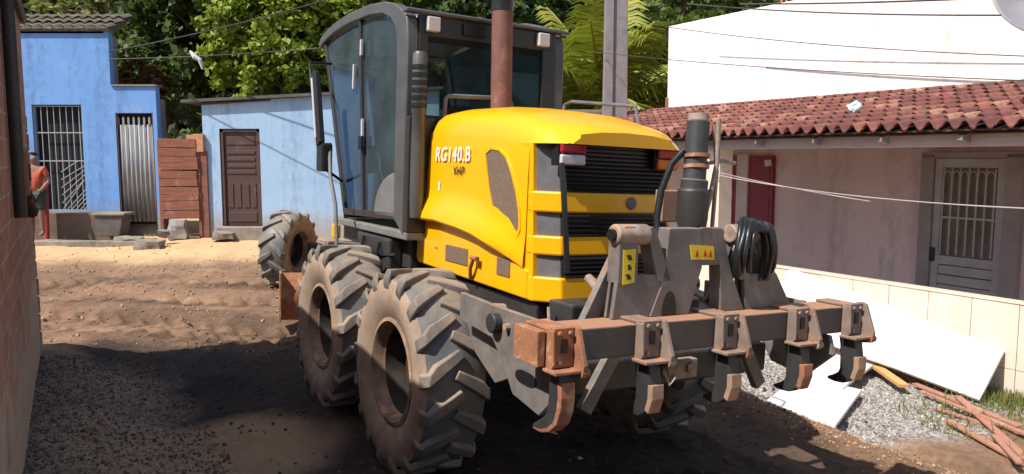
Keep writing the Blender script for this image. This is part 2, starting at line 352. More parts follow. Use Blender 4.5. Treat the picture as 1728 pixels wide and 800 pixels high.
def near_z(x, y):
    z = base_z(x, y)
    p = Vector((x, y)) - H0; v = p.dot(HV); u = p.dot(HU)
    z += nz(x, y, .7, 1) * .05 + nz(x, y, 2.3, 2) * .028
    dk, sa, gr = zones(x, y)
    z += (abs(nz(x, y, 6, 4)) * .022 + nz(x, y, 13, 6) * .014) * (1 - .5 * sa) * (1 - .6 * gr)
    # windrows left by the blade, running across in the far part
    if 8.5 < y < 13.5 and x < 1:
        z += .038 * sin((y + .12 * x) * 4.6 + nz(x, y, .6, 8) * 2.5) * sm(8.5, 9.3, y) * sm(13.5, 12.6, y)
        # tyre prints
        for yy, sl in ((9.25, -.10), (9.9, -.16), (10.9, .06), (11.9, .02)):
            dd_ = y - yy - sl * (x + 5) - .15 * sin(x * .8); d = abs(dd_)
            if d < .24: z += (-.055 + .06 * sm(-.2, .3, sin(x * 19 + abs(dd_) * 16))) * sm(.24, .17, d)
    # heap of gravel by the brick wall
    dw = (x * .867 + y * .498) + .28
    z += .24 * sm(1.0, .05, dw) * sm(9.2, 7.6, y)
    # edge ridge of graded earth by the gravel
    z += .09 * math.exp(-((v + 2.42 + nz(x, y, 1.5, 12) * .2) / .20) ** 2) * sm(-2.5, -1, u) * sm(7, 4, u)
    if v > -2 and u > -1: z += .05
    return z
def axis_coords(lo, hi, step, far_lo, far_hi):
    a = [lo + step * i for i in range(int((hi - lo) / step) + 1)]
    d = step; x = a[0]; pre = []
    while x > far_lo: d *= 1.35; x -= d; pre.append(x)
    d = step; x = a[-1]; post = []
    while x < far_hi: d *= 1.35; x += d; post.append(x)
    return pre[::-1] + a + post
xs = axis_coords(-9.0, 6.4, .042, -300, 300); ys = axis_coords(3.4, 15.2, .042, -300, 600)
gv = []; gz = []
for y in ys:
    for x in xs:
        inn = -9.4 < x < 6.8 and 3 < y < 15.8
        if not inn:
            e = max(0, -9.4 - x, x - 6.8, 3 - y, y - 15.8)
            z = base_z(x, y) + nz(x, y, .7, 1) * .05
        else: z = near_z(x, y)
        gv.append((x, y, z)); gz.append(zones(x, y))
nx = len(xs); gf = [(j * nx + i, j * nx + i + 1, (j + 1) * nx + i + 1, (j + 1) * nx + i) for j in range(len(ys) - 1) for i in range(nx - 1)]
gm = bpy.data.meshes.new('ground'); gm.from_pydata(gv, [], gf); gm.update()
ca = gm.color_attributes.new('zone', 'FLOAT_COLOR', 'POINT')
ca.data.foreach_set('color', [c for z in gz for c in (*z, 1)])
gm.polygons.foreach_set('use_smooth', [True] * len(gm.polygons)); gm.materials.append(GROUND)
ground = bpy.data.objects.new('ground', gm); COL.objects.link(ground); ground['kind'] = 'structure'
def gz_at(x, y): return near_z(x, y)

# hillside behind the houses
hv = []; hx = [-60 + 3 * i for i in range(50)]; hy = [24 + 2.5 * j for j in range(26)]
for y in hy:
    for x in hx: hv.append((x, y, .3 + (y - 24) * .62 * (1 if y < 70 else 1) + nz(x, y, .08, 3) * 2.5 - (1.2 if y <= 24 else 0)))
hf = [(j * 50 + i, j * 50 + i + 1, (j + 1) * 50 + i + 1, (j + 1) * 50 + i) for j in range(25) for i in range(49)]
hb = MB().add(hv, hf).build('hillside', HILLM, smooth=80); hb['kind'] = 'structure'

# ------------------------------------------------------------------ motor grader
GT = Vector((-.206, 6.18, .085)); YAW = .529; ROL = .044; PIT = .002
grader = thing('motor_grader', 'yellow motor grader with grey cab and rear ripper standing on the dug-up dirt street', 'motor grader', GT)
GM = Matrix.Rotation(YAW + pi / 2, 3, 'Z') @ Matrix.Rotation(-PIT, 3, 'Y') @ Matrix.Rotation(ROL, 3, 'X')
grader.rotation_euler = GM.to_euler()

def wheel(R, Wd, nl, parent, loc, rz=0, lean=0, lug_h=.038, rimr=.335, side=1, name='wheel'):
    """side=1: outer face towards +y"""
    wh = bpy.data.objects.new(name, None)
    COL.objects.link(wh); wh.parent = parent; wh.location = loc; wh.rotation_euler = (lean, random.random() * 0, rz)
    Rb = R - lug_h; h = Wd / 2
    prof = [(rimr, -h * .72), (rimr + .04, -h * .86), (rimr + (Rb - rimr) * .45, -h * 1.0), (rimr + (Rb - rimr) * .8, -h * .98), (Rb - .025, -h * .88), (Rb, -h * .62), (Rb + .01, 0),
            (Rb, h * .62), (Rb - .025, h * .88), (rimr + (Rb - rimr) * .8, h * .98), (rimr + (Rb - rimr) * .45, h * 1.0), (rimr + .04, h * .86), (rimr, h * .72)]
    # tread band and the two sidewalls
    tr = MB().lathe_y(prof[4:9], 64); t = tr.build('tyre', RUBB, wh, smooth=50)
    MB().lathe_y(prof[:5], 64).lathe_y(prof[8:], 64).build('sidewall', RUBS, t, smooth=50)
    lg = MB()
    for s in (-1, 1):
        for k in range(nl):
            th0 = 2 * pi * (k + (.5 if s > 0 else 0)) / nl
            # centre line of one lug: from the middle out to the shoulder and down the sidewall
            st = [(-.10, 0, 1.0), (.25, .10, 1.0), (.62, .20, 1.0), (.9, .31, .97), (1.0, .33, .85), (1.005, .335, .66)]
            secs = []
            for yy, dt, rf in st:
                th = th0 + dt * (1.0) * (2 * pi / nl) * 1.9
                hw_ = .026 + .010 * yy
                rt = Rb + lug_h * rf if yy < .95 else Rb * (1 - (1 - rf) * .45) + lug_h * .75
                rb_ = rt - lug_h * 1.25
                y_ = s * yy * h * (1.0 if yy < .95 else 1.02)
                yb = y_ if yy < .95 else s * h * .93
                tang = Vector((-sin(th), 0, cos(th))); rad = Vector((cos(th), 0, sin(th)))
                dirv = Vector((0, s * 1.0, 0)) * (.75) + tang * .62; wv = tang * hw_ - Vector((0, s, 0)) * hw_ * .55 * (1 if yy < .7 else 0)
                c = rad * rt + Vector((0, y_, 0)); cb = rad * rb_ + Vector((0, yb, 0))
                secs.append([cb - wv * 1.35, c - wv, c + wv, cb + wv * 1.35])
            lg.loft(secs, closed=True, caps=True)
    lo = lg.build('tread_lugs', LUGM, t, bevel=.007, smooth=40)
    # rim: lip, barrel, dished disc, hub
    y1 = side * h
    b = MB().lathe_y([(rimr + .015, y1 * .76), (rimr + .02, y1 * .84), (rimr - .005, y1 * .87), (rimr - .02, y1 * .8), (rimr - .035, y1 * .62), (rimr - .05, y1 * .5)], 56)
    b.build('rim', RIMM, wh, smooth=40)
    d = MB().lathe_y([(rimr - .05, y1 * .5), (rimr - .065, y1 * .1), (rimr - .075, -y1 * .2), (.20, -y1 * .28), (.13, -y1 * .1), (.12, y1 * .12), (.0, y1 * .15)], 48)
    d.lathe_y([(rimr + .01, -y1 * .72), (rimr - .04, -y1 * .4), (rimr - .075, -y1 * .2)], 48)
    d.build('wheel_disc', RIMI, wh, smooth=40)
    bo = MB()
    for k in range(10):
        a = 2 * pi * k / 10; bo.lathe_y([(0, side * .045), (.016, side * .045), (.016, 0)], 6, (.165 * cos(a), -y1 * .2, .165 * sin(a)))
    bo.build('wheel_nuts', RIMM, wh)
    return wh
for s in (1, -1):
    for xw in (-.785, .785):
        w_ = wheel(.67, .44, 17, grader, (xw, s * .99, .67), side=s, name='rear_wheel'); 
        if s == 1: w_['label'] = 'rearmost left tandem wheel, nearest the camera' if xw < 0 else 'forward left tandem wheel'
# front frame, articulated to the right
PSI = -.237; HX = 2.0
FM = Matrix.Translation((HX, 0, 0)) @ Matrix.Rotation(PSI, 4, 'Z')
ff = bpy.data.objects.new('front_frame', None); COL.objects.link(ff); ff.parent = grader; ff.matrix_local = FM
b = MB()
b.loft([[(x, -w, z - hh), (x, w, z - hh), (x, w, z + hh), (x, -w, z + hh)] for x, w, z, hh in ((-.1, .2, 1.15, .22), (.5, .17, 1.45, .17), (1.2, .15, 1.62, .15), (3.2, .14, 1.45, .14), (4.3, .13, 1.15, .16), (4.9, .13, 1.0, .15))], closed=True, caps=True)
b.build('gooseneck_beam', YEL, ff, bevel=.02)
MB().box(4.42, 4.66, -.75, .75, .58, .78).build('front_axle', DARK, ff, bevel=.02)
b = MB()
b.bar((4.3, 0, .85), (2.0, .45, .55), .12, .12).bar((4.3, 0, .85), (2.0, -.6, .55), .12, .12).build('drawbar', DARK, ff, bevel=.01)
MB().lathe_y([(.55, -.05), (.72, -.05), (.72, .05), (.55, .05), (.55, -.05)], 40, mt=Matrix.Translation((2.0, -.1, .55)) @ Matrix.Rotation(pi / 2, 4, 'X')).build('turning_circle', DARK, ff, smooth=40)
inv = Matrix.Translation(GT) @ GM.to_4x4()
wl = inv.inverted() @ Vector((-3.50, 12.0, .76))
fw = wheel(.605, .43, 13, grader, wl, rz=-.74, lean=.05, lug_h=.04, rimr=.31, side=-1, name='front_wheel'); fw['label'] = 'left front wheel, steered to the right'
wr = inv.inverted() @ (Vector((-3.43, 12.0, .70)) + Vector((1.85, 1.45 * .5, 0)))
wheel(.605, .36, 13, grader, wr, rz=-.58, lug_h=.045, rimr=.31, side=-1, name='front_wheel')
# moldboard
E0 = inv.inverted() @ Vector((-2.93, 9.6, .15)); E1 = inv.inverted() @ Vector((.35, 10.6, .14))
dv = (E1 - E0); dv.z = 0; Lb = dv.length; dv.normalize(); fwd = Vector((-dv.y, dv.x, 0))
if fwd.x < 0: fwd = -fwd
secs = []
for t in (0, Lb):
    q = []
    for sgn, th in ((1, 0), (-1, .03)):
        rng = range(9) if sgn == 1 else range(8, -1, -1)
        for k in rng:
            a = k / 8; zz = .60 * a; cu = .11 * (1 - (2 * a - 1) ** 2) + th
            q.append(E0 + dv * t - fwd * cu + Vector((0, 0, zz)))
    secs.append(q)
md = MB().loft(secs, closed=True, caps=True).build('moldboard', RUST, grader, smooth=40)
b = MB(); b.bar(E0 + dv * -.01 - fwd * .06 + Vector((0, 0, -.0)), E0 + dv * -.01 - fwd * .06 + Vector((0, 0, .62)), .26, .03, up=dv)
b.build('end_bit', RUST, md, bevel=.006)
b = MB()
for zz in (.12, .3, .48):
    c_ = E0 - fwd * .07 + Vector((0, 0, zz)) - dv * .03; b.tube([c_, c_ - dv * .03], .02, 6)
b.build('bolts', SILV, md)

# --- rear frame, tandems
b = MB(); b.box(-1.75, 1.9, -.42, .42, .88, 1.215); b.box(-1.5, 1.6, -.52, .52, 1.10, 1.205); b.build('rear_frame', DARK, grader, bevel=.015)
b = MB(); b.tube([(0, -.7, .68), (0, .7, .68)], .17, 16); b.box(-.35, .35, -.42, .42, .5, .95); b.box(-1.5, -.6, -.35, .35, .62, .95); b.build('rear_axle', DARK, grader, bevel=.01, smooth=40)
for s in (1, -1):
    b = MB(); pl = [(-1.02, .72), (-.95, .5), (-.6, .42), (.6, .42), (.95, .5), (1.02, .72), (.92, .9), (.3, .98), (-.3, .98), (-.92, .9)]
    b.prism(pl, 'y', s * .58, s * .74); b.build('tandem_case', DARK, grader, bevel=.02)
# steel bracket sheet between hood and tyre on the left: platform / step
b = MB(); b.box(-1.95, -1.2, .62, .9, 1.10, 1.135); b.prism([(-1.98, 1.12), (-1.98, .92), (-1.7, .80), (-1.45, .92), (-1.3, 1.12)], 'y', .88, .905); b.build('rear_step', STEEL, grader, bevel=.004)

# --- hood
def zs(x):   # lower edge of the flared skirt
    P_ = [(-1.75, 1.21), (-1.62, 1.27), (-1.44, 1.40), (-1.14, 1.495), (-.72, 1.575), (-.14, 1.615), (.2, 1.60), (.5, 1.555)]
    for (a, za), (b_, zb) in zip(P_, P_[1:]):
        if x <= b_: return za + (zb - za) * max(0, (x - a)) / (b_ - a)
    return P_[-1][1]
def ztop(x):
    P_ = [(-1.80, 2.20), (-1.70, 2.245), (-1.5, 2.30), (-1.2, 2.375), (-.66, 2.435), (-.2, 2.445), (0, 2.43), (.07, 2.39), (.10, 2.34)]
    for (a, za), (b_, zb) in zip(P_, P_[1:]):
        if x <= b_: return za + (zb - za) * max(0, (x - a)) / (b_ - a)
    return P_[-1][1]
XR = -1.40
def xfront(z):
    P_ = [(1.2, .46), (1.56, .46), (1.62, .435), (1.80, .19), (2.0, .145), (2.21, .115), (2.5, .09)]
    for (a, xa), (b_, xb) in zip(P_, P_[1:]):
        if z <= b_: return xa + (xb - xa) * max(0, (z - a)) / (b_ - a)
    return P_[-1][1]
def hood_sec(s, lip=False):
    pts = []
    x_up = xfront(2.5) + s * (XR - xfront(2.5))
    zt = ztop(x_up)
    def X(z): xf = xfront(z); return xf + s * (XR - xf)
    prof = [(0, zt + .04), (.2, zt + .033), (.36, zt + .012), (.46, zt - .015), (.515, zt - .06), (.54, zt - .12), (.552, zt - .2)]
    half = [(x_up, y, z) for y, z in prof]
    low = zs(X(1.6))
    kf = 1 - .8 * sm(.80, 1.0, s)
    for y, z in ((.556, max(1.98, low + .33)), (.558, low + .26), (.566, low + .19), (.595, low + .12), (.622, low + .06), (.63, low + .015), (.62, low), (.56, low - .005)):
        y = .556 + (y - .556) * kf
        half.append((X(z), y, z))
    full = [(x, -y, z) for x, y, z in half[::-1]] + half[1:]
    return full
SS = [0, .012, .03, .06, .1, .16, .24, .34, .45, .56, .67, .78, .88, .95, 1]
b = MB().loft([hood_sec(s) for s in SS])
hood = b.build('hood', YEL, grader, smooth=38)
# front closing wall of the hood
MB().prism([(-.54, 1.25), (.54, 1.25), (.54, 2.2), (.48, 2.36), (-.48, 2.36), (-.54, 2.2)], 'x', .02, .06).build('hood_front_wall', YEL, hood)
# rear lip of the hood
def lip_sec(x, drop, inw):
    zt = ztop(x)
    half = [(0, zt + .04 - drop), (.2, zt + .033 - drop), (.36, zt + .012 - drop), (.46 - inw, zt - .015 - drop * .8), (.515 - inw, zt - .06 - drop * .6), (.54 - inw, max(2.185, zt - .12)), (.545 - inw, 2.18)]
    half = [(x - .0 * y, y, max(z, 2.18)) for y, z in half]
    return [(a, -b_, c) for a, b_, c in half[::-1]] + half[1:]
b = MB().loft([lip_sec(-1.40, 0, 0), lip_sec(-1.47, 0, .005), lip_sec(-1.54, .002, .03), lip_sec(-1.60, .008, .06), lip_sec(-1.66, .03, .10)] + [[(x, y * 1.0, 2.18) for x, y, z in lip_sec(-1.66, .03, .10)]])
b.build('hood_rear_lip', YEL, hood, smooth=38)
def plan(zz, ins=0):     # rear plan outline, leaning out towards the bottom
    l = .045 * (2.2 - zz) * 2.0 * .95
    return [(-1.40, .553 - ins), (-1.43 - l * .7, .553 - ins), (-1.55 - l + ins, .425 - ins * .4), (-1.55 - l + ins, -.425 + ins * .4), (-1.43 - l * .7, -.553 + ins), (-1.40, -.553 + ins)]
def band(z0, z1, ins=0):
    a = [(x, y, z0) for x, y in plan(z0, ins)]; c = [(x, y, z1) for x, y in plan(z1, ins)]
    return MB().loft([a, c], closed=True, caps=True)
tail = band(1.218, 1.372); 
for z0, z1 in ((1.505, 1.622), (1.765, 1.892)): tail.add(band(z0, z1).v, band(z0, z1).f)
MB().prism([(-1.0, 1.24), (-1.49, 1.222), (-1.485, 1.4), (-1.43, 2.19), (-1.0, 2.19)], 'y', -.549, .549).build('rear_side_body', YEL, grader, bevel=.006)
rp = tail.build('rear_panel', YEL, grader, bevel=.012)
for i, (z0, z1) in enumerate(((1.372, 1.505), (1.622, 1.765), (1.892, 2.18))):
    q = band(z0 - .004, z1 + .004, .03); gp = q.build('corner_trim', TRIM, rp, bevel=.004)
    g = MB(); l = .0855 * (2.2 - (z0 + z1) / 2); 
    g.box(-1.55 - l + .012, -1.55 - l + .05, -.415, .41, z0, z1)
    n_ = max(4, int((z1 - z0) / .026))
    for k in range(n_):
        zz = z0 + (k + .5) * (z1 - z0) / n_; xx = -1.55 - .0855 * (2.2 - zz)
        g.add([(xx + .012, -.412, zz + .009), (xx + .012, .407, zz + .009), (xx - .006, .407, zz - .005), (xx - .006, -.412, zz - .005), (xx + .012, -.412, zz - .001), (xx + .012, .407, zz - .001), (xx - .003, .407, zz - .009), (xx - .003, -.412, zz - .009)],
              [(0, 1, 2, 3), (4, 7, 6, 5), (0, 4, 5, 1), (3, 2, 6, 7), (0, 3, 7, 4), (1, 5, 6, 2)])
    g.build('grille', BLKG, rp)
# lower side panel
for s in (1, -1):
    pl = [(.25, 1.45), (.26, 1.30), (.22, 1.255), (-1.44, 1.222), (-1.44, 1.40), (-1.14, 1.50), (-.72, 1.58), (-.14, 1.62), (.2, 1.60)]
    lp = MB().prism(pl, 'y', s * .50, s * .562).build('lower_side_panel', YEL, grader, bevel=.012)
    v = MB(); v.box(-.65, -.29, s * .555, s * .569, 1.33, 1.45); v.build('vent_screen', MESHG, lp, bevel=.004)
    v = MB(); v.box(-1.24, -1.07, s * .555, s * .569, 1.33, 1.45); v.build('vent_screen', MESHG, lp, bevel=.004)
    v = MB(); v.tube([(-.72, s * .575, 1.255), (-.76, s * .60, 1.33), (-.80, s * .60, 1.40)], .014, 8); v.tube([(-.775, s * .60, 1.41), (-.86, s * .60, 1.405)], .018, 8); v.build('latch_handle', RUST, lp, smooth=40)
    v = MB(); v.box(-.14, -.10, s * .56, s * .566, 1.40, 1.412); v.build('slot', RUST, lp)
    v = MB().prism([(-1.63, 1.62), (-.42, 1.05), (1.0, 1.0)], 'y', 0, 0) if 0 else None
    wnd = [(-.86, 2.115), (-.93, 2.145), (-1.04, 2.135), (-1.13, 2.09), (-1.20, 2.0), (-1.27, 1.88), (-1.315, 1.76), (-1.325, 1.66), (-1.30, 1.605), (-1.24, 1.60), (-1.12, 1.64), (-1.04, 1.69), (-.985, 1.76), (-.93, 1.88), (-.89, 2.0)]
    cxw = sum(p[0] for p in wnd) / len(wnd); czw = sum(p[1] for p in wnd) / len(wnd)
    ws = MB().prism(wnd, 'y', s * .545, s * .5605).build('side_screen', MESHG, hood)
    big = [(cxw + (x - cxw) * 1.09, czw + (z - czw) * 1.06) for x, z in wnd]
    fr = MB(); n_ = len(wnd)
    fr.add([(x, s * .566, z) for x, z in big] + [(x, s * .566, z) for x, z in wnd] + [(x, s * .553, z) for x, z in big] + [(x, s * .553, z) for x, z in wnd],
           [(i, (i + 1) % n_, n_ + (i + 1) % n_, n_ + i) for i in range(n_)] + [(i, (i + 1) % n_, 2 * n_ + (i + 1) % n_, 2 * n_ + i) for i in range(n_)] + [(n_ + i, n_ + (i + 1) % n_, 3 * n_ + (i + 1) % n_, 3 * n_ + i) for i in range(n_)])
    fr.build('screen_frame', YEL, hood, smooth=30)
    # panel seam
    MB().tube([(.03 + .0, s * .560, 2.28), (.075, s * .5625, 2.1), (.10, s * .563, 1.9), (.13, s * .566, 1.82)], .004, 5).build('panel_seam', BLK, hood)
# side text: outer face towards +y; reading direction runs towards the rear (-x)
TMt = Matrix(((-1, 0, 0, -.055), (0, 0, 1, .566), (0, 1, 0, 2.065), (0, 0, 0, 1)))
text('side_lettering', 'RG140.B', .145, WHT, hood, TMt, .0008, .12, .002)
TM2 = Matrix(((-1, 0, 0, -.375), (0, 0, 1, .566), (0, 1, 0, 1.965), (0, 0, 0, 1)))
text('side_lettering', 'VHP', .088, BLK, hood, TM2, .0008, .1, .001)
MB().box(-.13, -.155, .562, .567, 1.84, 1.91).build('decal_mark', WHT, hood)
MB().lathe_y([(0, .008), (.035, .008), (.04, 0)], 20, mt=Matrix.Translation((-1.588, -.11, 1.83)) @ Matrix.Rotation(pi / 2, 4, 'Z')).build('round_badge', TRIM, rp, smooth=30)
# lamps
for y0, low in ((.38, WHL), (-.37, ORL)):
    x_ = -1.60
    lb_ = MB().box(x_ - .0, x_ + .07, y0 - .10, y0 + .10, 2.05, 2.19).build('rear_light', BLK, grader, bevel=.006)
    MB().box(x_ - .03, x_ - .001, y0 - .09, y0 + .09, 2.125, 2.185).build('lens', REDL, lb_, bevel=.012)
    MB().box(x_ - .03, x_ - .001, y0 - .09, y0 + .09, 2.055, 2.118).build('lens', low, lb_, bevel=.012)
MB().tube([(-1.63, .47, 2.06), (-1.66, .475, 2.0), (-1.70, .47, 1.7), (-1.73, .46, 1.42)], .018, 8).build('grab_rod', BLK, grader, smooth=40)
MB().tube([(-1.70, .56, 1.22), (-1.72, .565, 1.12)], .012, 8).build('drain_pipe', SILV, grader)
# exhaust
b = MB().tube([(-.10, .03, 2.42), (-.06, .03, 3.28)], .083, 20); ex = b.build('exhaust_stack', EXH, grader, smooth=40)
MB().tube([(-.06, .03, 3.25), (-.06, .03, 3.30), (-.075, .03, 3.42), (-.13, .03, 3.55), (-.2, .03, 3.62)], .088, 20).build('exhaust_tip', BLK, ex, smooth=40)
MB().tube([(.1, .43, 2.40), (.1, .42, 2.55), (.1, .40, 2.575), (.1, -.13, 2.60), (.1, -.17, 2.57), (.1, -.2, 2.42)], .018, 8).build('hood_rail', TRIM, grader, smooth=40)
MB().tube([(-.2, -.48, 2.42), (-.2, -.5, 2.56), (-.3, -.5, 2.58), (-1.1, -.5, 2.50), (-1.15, -.5, 2.36)], .014, 8).build('hood_rail', TRIM, grader, smooth=40)

# --- cab
cab = bpy.data.objects.new('cab', None); COL.objects.link(cab); cab.parent = grader
CW = .69
arc = [(2.56, 3.235), (2.45, 3.30), (2.24, 3.345), (2.02, 3.372), (1.75, 3.392), (1.5, 3.40), (1.04, 3.39), (.69, 3.355), (.46, 3.30), (.28, 3.22), (.20, 3.16)]
inn = [(2.50, 3.19), (2.40, 3.225), (2.2, 3.26), (2.0, 3.285), (1.75, 3.30), (1.5, 3.305), (1.04, 3.295), (.72, 3.26), (.55, 3.20), (.44, 3.12), (.40, 3.02)]
# side arched frame: roof rail running down into the rear pillar
for s in (1, -1):
    o_ = arc + [(.17, 3.0), (.165, 1.47)]; i_ = inn + [(.385, 2.8), (.375, 1.60)]
    b = MB(); n_ = len(o_); y0, y1 = s * .63, s * .725
    vs = [(x, y0, z) for x, z in o_] + [(x, y0, z) for x, z in i_] + [(x, y1, z) for x, z in o_] + [(x, y1, z) for x, z in i_]
    fs = []
    for k in range(n_ - 1): fs += [(k, k + 1, n_ + k + 1, n_ + k), (2 * n_ + k, 2 * n_ + k + 1, 3 * n_ + k + 1, 3 * n_ + k), (k, k + 1, 2 * n_ + k + 1, 2 * n_ + k), (n_ + k, n_ + k + 1, 3 * n_ + k + 1, 3 * n_ + k)]
    fs += [(0, n_, 3 * n_, 2 * n_), (n_ - 1, 2 * n_ - 1, 4 * n_ - 1, 3 * n_ - 1)]
    b.add(vs, fs).build('side_arch', CABG, cab, bevel=.012, smooth=30)
    # front pillar, door mullion and glasses
    b = MB(); b.prism([(2.44, 3.235), (2.38, 3.24), (1.66, 1.56), (1.69, 1.50)], 'y', s * .655, s * .70); b.build('front_pillar', CABD, cab, bevel=.006)
    b = MB(); b.prism([(1.375, 3.30), (1.325, 3.30), (1.13, 1.58), (1.18, 1.58)], 'y', s * .66, s * .705); b.prism([(.40, 1.58), (.40, 1.64), (1.69, 1.60), (1.67, 1.54)], 'y', s * .66, s * .70); b.build('door_frame', CABD, cab, bevel=.005)
    MB().prism([(2.38, 3.235), (1.37, 3.29), (1.17, 1.62), (1.68, 1.60)], 'y', s * .674, s * .68).build('front_side_window', GLS, cab)
    MB().prism([(1.33, 3.29), (.72, 3.25), (.44, 3.10), (.39, 2.8), (.39, 1.64), (1.14, 1.62)], 'y', s * .674, s * .68).build('door_glass', GLS, cab)
    q = [(.38, 1.60), (.88, 1.60)] + [(.38 + .5 * cos(a), 1.60 + .36 * sin(a)) for a in [pi * k / 16 for k in range(1, 9)]]
    MB().prism(q, 'y', s * .684, s * .70).build('corner_panel', GREY, cab, bevel=.004)
    for (a0, b0, a1, b1) in ((1.44, 2.92, 1.45, 2.70), (1.26, 3.12, 1.26, 2.98), (1.19, 2.42, 1.18, 2.18)):
        MB().bar((a0, s * .712, b0), (a1, s * .712, b1), .03, .02, up=(0, 1, 0)).build('door_hinge', CREAM, cab, bevel=.003)
    MB().box(1.16, 1.24, s * .705, s * .73, 2.15, 2.27).build('door_handle', BLK, cab, bevel=.005)
b = MB(); b.loft([[(x, -.63, z - .015), (x, .63, z - .015)] for x, z in arc] ); b.build('roof', CABG, cab, smooth=40, solid=.05)
MB().loft([[(x, -.63, z), (x, .63, z)] for x, z in inn]).build('headliner', TRIM, cab, smooth=40)
# rear wall frame
b = MB(); b.box(.17, .22, -.63, .63, 3.035, 3.185); b.box(.16, .21, -.63, -.50, 1.6, 3.04); b.box(.16, .21, .555, .63, 1.6, 3.04); b.box(.17, .21, -.155, -.085, 2.4, 3.04); b.box(.17, .21, -.63, .63, 1.6, 2.42)
b.build('rear_wall', CABD, cab, bevel=.006)
MB().box(.186, .192, -.50, .56, 2.42, 3.04).build('rear_window', GLR, cab)
for y0 in (.53, -.48): MB().box(.11, .168, y0 - .055, y0 + .05, 3.06, 3.17).build('work_light', CREAM, cab, bevel=.008)
for y0 in (.2,): MB().box(.145, .168, y0 - .14, y0 + .06, 3.07, 3.155).build('sticker_plate', BLK, cab)
b = MB(); b.box(.13, .225, -.75, .75, 3.19, 3.215); b.build('roof_gutter', CABG, cab, bevel=.008)
b = MB(); b.box(.10, 1.95, -.72, .72, 1.44, 1.50); b.build('cab_floor', GREY, cab, bevel=.01)
# windshield + front frame
b = MB(); b.add([(2.42, -.63, 3.22), (2.42, .63, 3.22), (1.67, .63, 1.55), (1.67, -.63, 1.55)], [(0, 1, 2, 3)]).build('windshield', GLR, cab, solid=.006)
b = MB(); b.bar((2.42, -.68, 3.24), (2.42, .68, 3.24), .06, .06); b.bar((1.68, -.68, 1.54), (1.68, .68, 1.54), .06, .06); b.bar((1.68, -.2, 1.54), (2.42, -.2, 3.24), .03, .04); b.build('windshield_frame', CABD, cab, bevel=.005)
# interior
seat = MB().box(.55, 1.02, -.25, .25, 1.78, 1.95).build('operator_seat', SEATM, cab, bevel=.03)
b = MB(); b.bar((.62, 0, 1.9), (.48, 0, 2.55), .46, .12, up=(0, 1, 0)) if 0 else b.prism([(.66, 1.9), (.56, 1.88), (.40, 2.5), (.50, 2.55)], 'y', -.23, .23); b.build('seat_back', SEATM, seat, bevel=.03)
MB().prism([(.52, 1.9), (.78, 1.9), (.70, 2.2), (.54, 2.25)], 'y', .40, .60).build('red_cloth', SEATR, seat, bevel=.02)
b = MB(); b.bar((1.55, 0, 1.5), (1.35, 0, 2.1), .18, .2, up=(0, 1, 0)); b.box(1.2, 1.5, -.22, .22, 2.02, 2.10); b.build('steering_console', BLK, cab, bevel=.02)
ring = [(1.27 + .07 * sin(2 * pi * k / 24), .19 * cos(2 * pi * k / 24), 2.2 + .16 * sin(2 * pi * k / 24)) for k in range(25)]
MB().tube(ring, .014, 6, cap=False).build('steering_wheel', BLK, cab, smooth=40)
b = MB()
for k in range(7): b.tube([(1.3, -.35 + .1 * k, 1.95), (1.2, -.35 + .1 * k, 2.3)], .01, 6)
b.build('control_levers', BLK, cab)
MB().prism([(1.46, 1.64), (1.62, 1.62), (1.70, 1.76), (1.62, 1.88), (1.48, 1.80)], 'y', .58, .665).build('yellow_cloth', LABY, cab, bevel=.02)
# rear-left intake duct
b = MB(); secs = []
for z, r in ((1.62, .045), (1.75, .052), (2.2, .052), (2.42, .05), (2.43, .056), (2.86, .056), (2.885, .045)):
    secs.append([(.085 + r * cos(2 * pi * k / 16) * 1.0, .65 + r * 1.05 * sin(2 * pi * k / 16), z) for k in range(16)])
dk = b.loft(secs, closed=True, caps=True).build('intake_duct', CABG, grader, smooth=40)
b = MB()
for k in range(6):
    z = 2.46 + k * .058
    b.loft([[(.085 + r * cos(a), .65 + r * 1.05 * sin(a), zz) for a in [1.3 + i * .24 for i in range(13)]] for r, zz in ((.0585, z), (.0585, z + .036))])
b.build('duct_slot', BLK, dk, smooth=60)
# column below intake and hood-cab gap
b = MB(); b.box(.10, .17, .5, .72, 1.5, 2.4); b.build('cab_corner_post', CABD, grader, bevel=.01)
# cab understructure
b = MB(); b.box(.3, 2.0, -.6, .6, .95, 1.43); b.box(.45, 1.25, .60, .72, 1.02, 1.42); b.tube([(.5, .66, .98), (1.3, .66, .98)], .06, 10); b.box(1.9, 2.6, -.3, .3, .9, 1.5); b.build('undercab_frame', DARK, grader, bevel=.02)
b = MB(); b.tube([(.62, .74, 1.38), (.62, .80, 1.1), (.64, .82, .9)], .016, 6); b.tube([(1.0, .74, 1.4), (1.0, .79, 1.15), (.95, .82, .9)], .016, 6); b.tube([(.35, .7, 1.3), (.8, .74, 1.25), (1.3, .7, 1.3)], .018, 6); b.build('hydraulic_hoses', HOSE, grader, smooth=50)
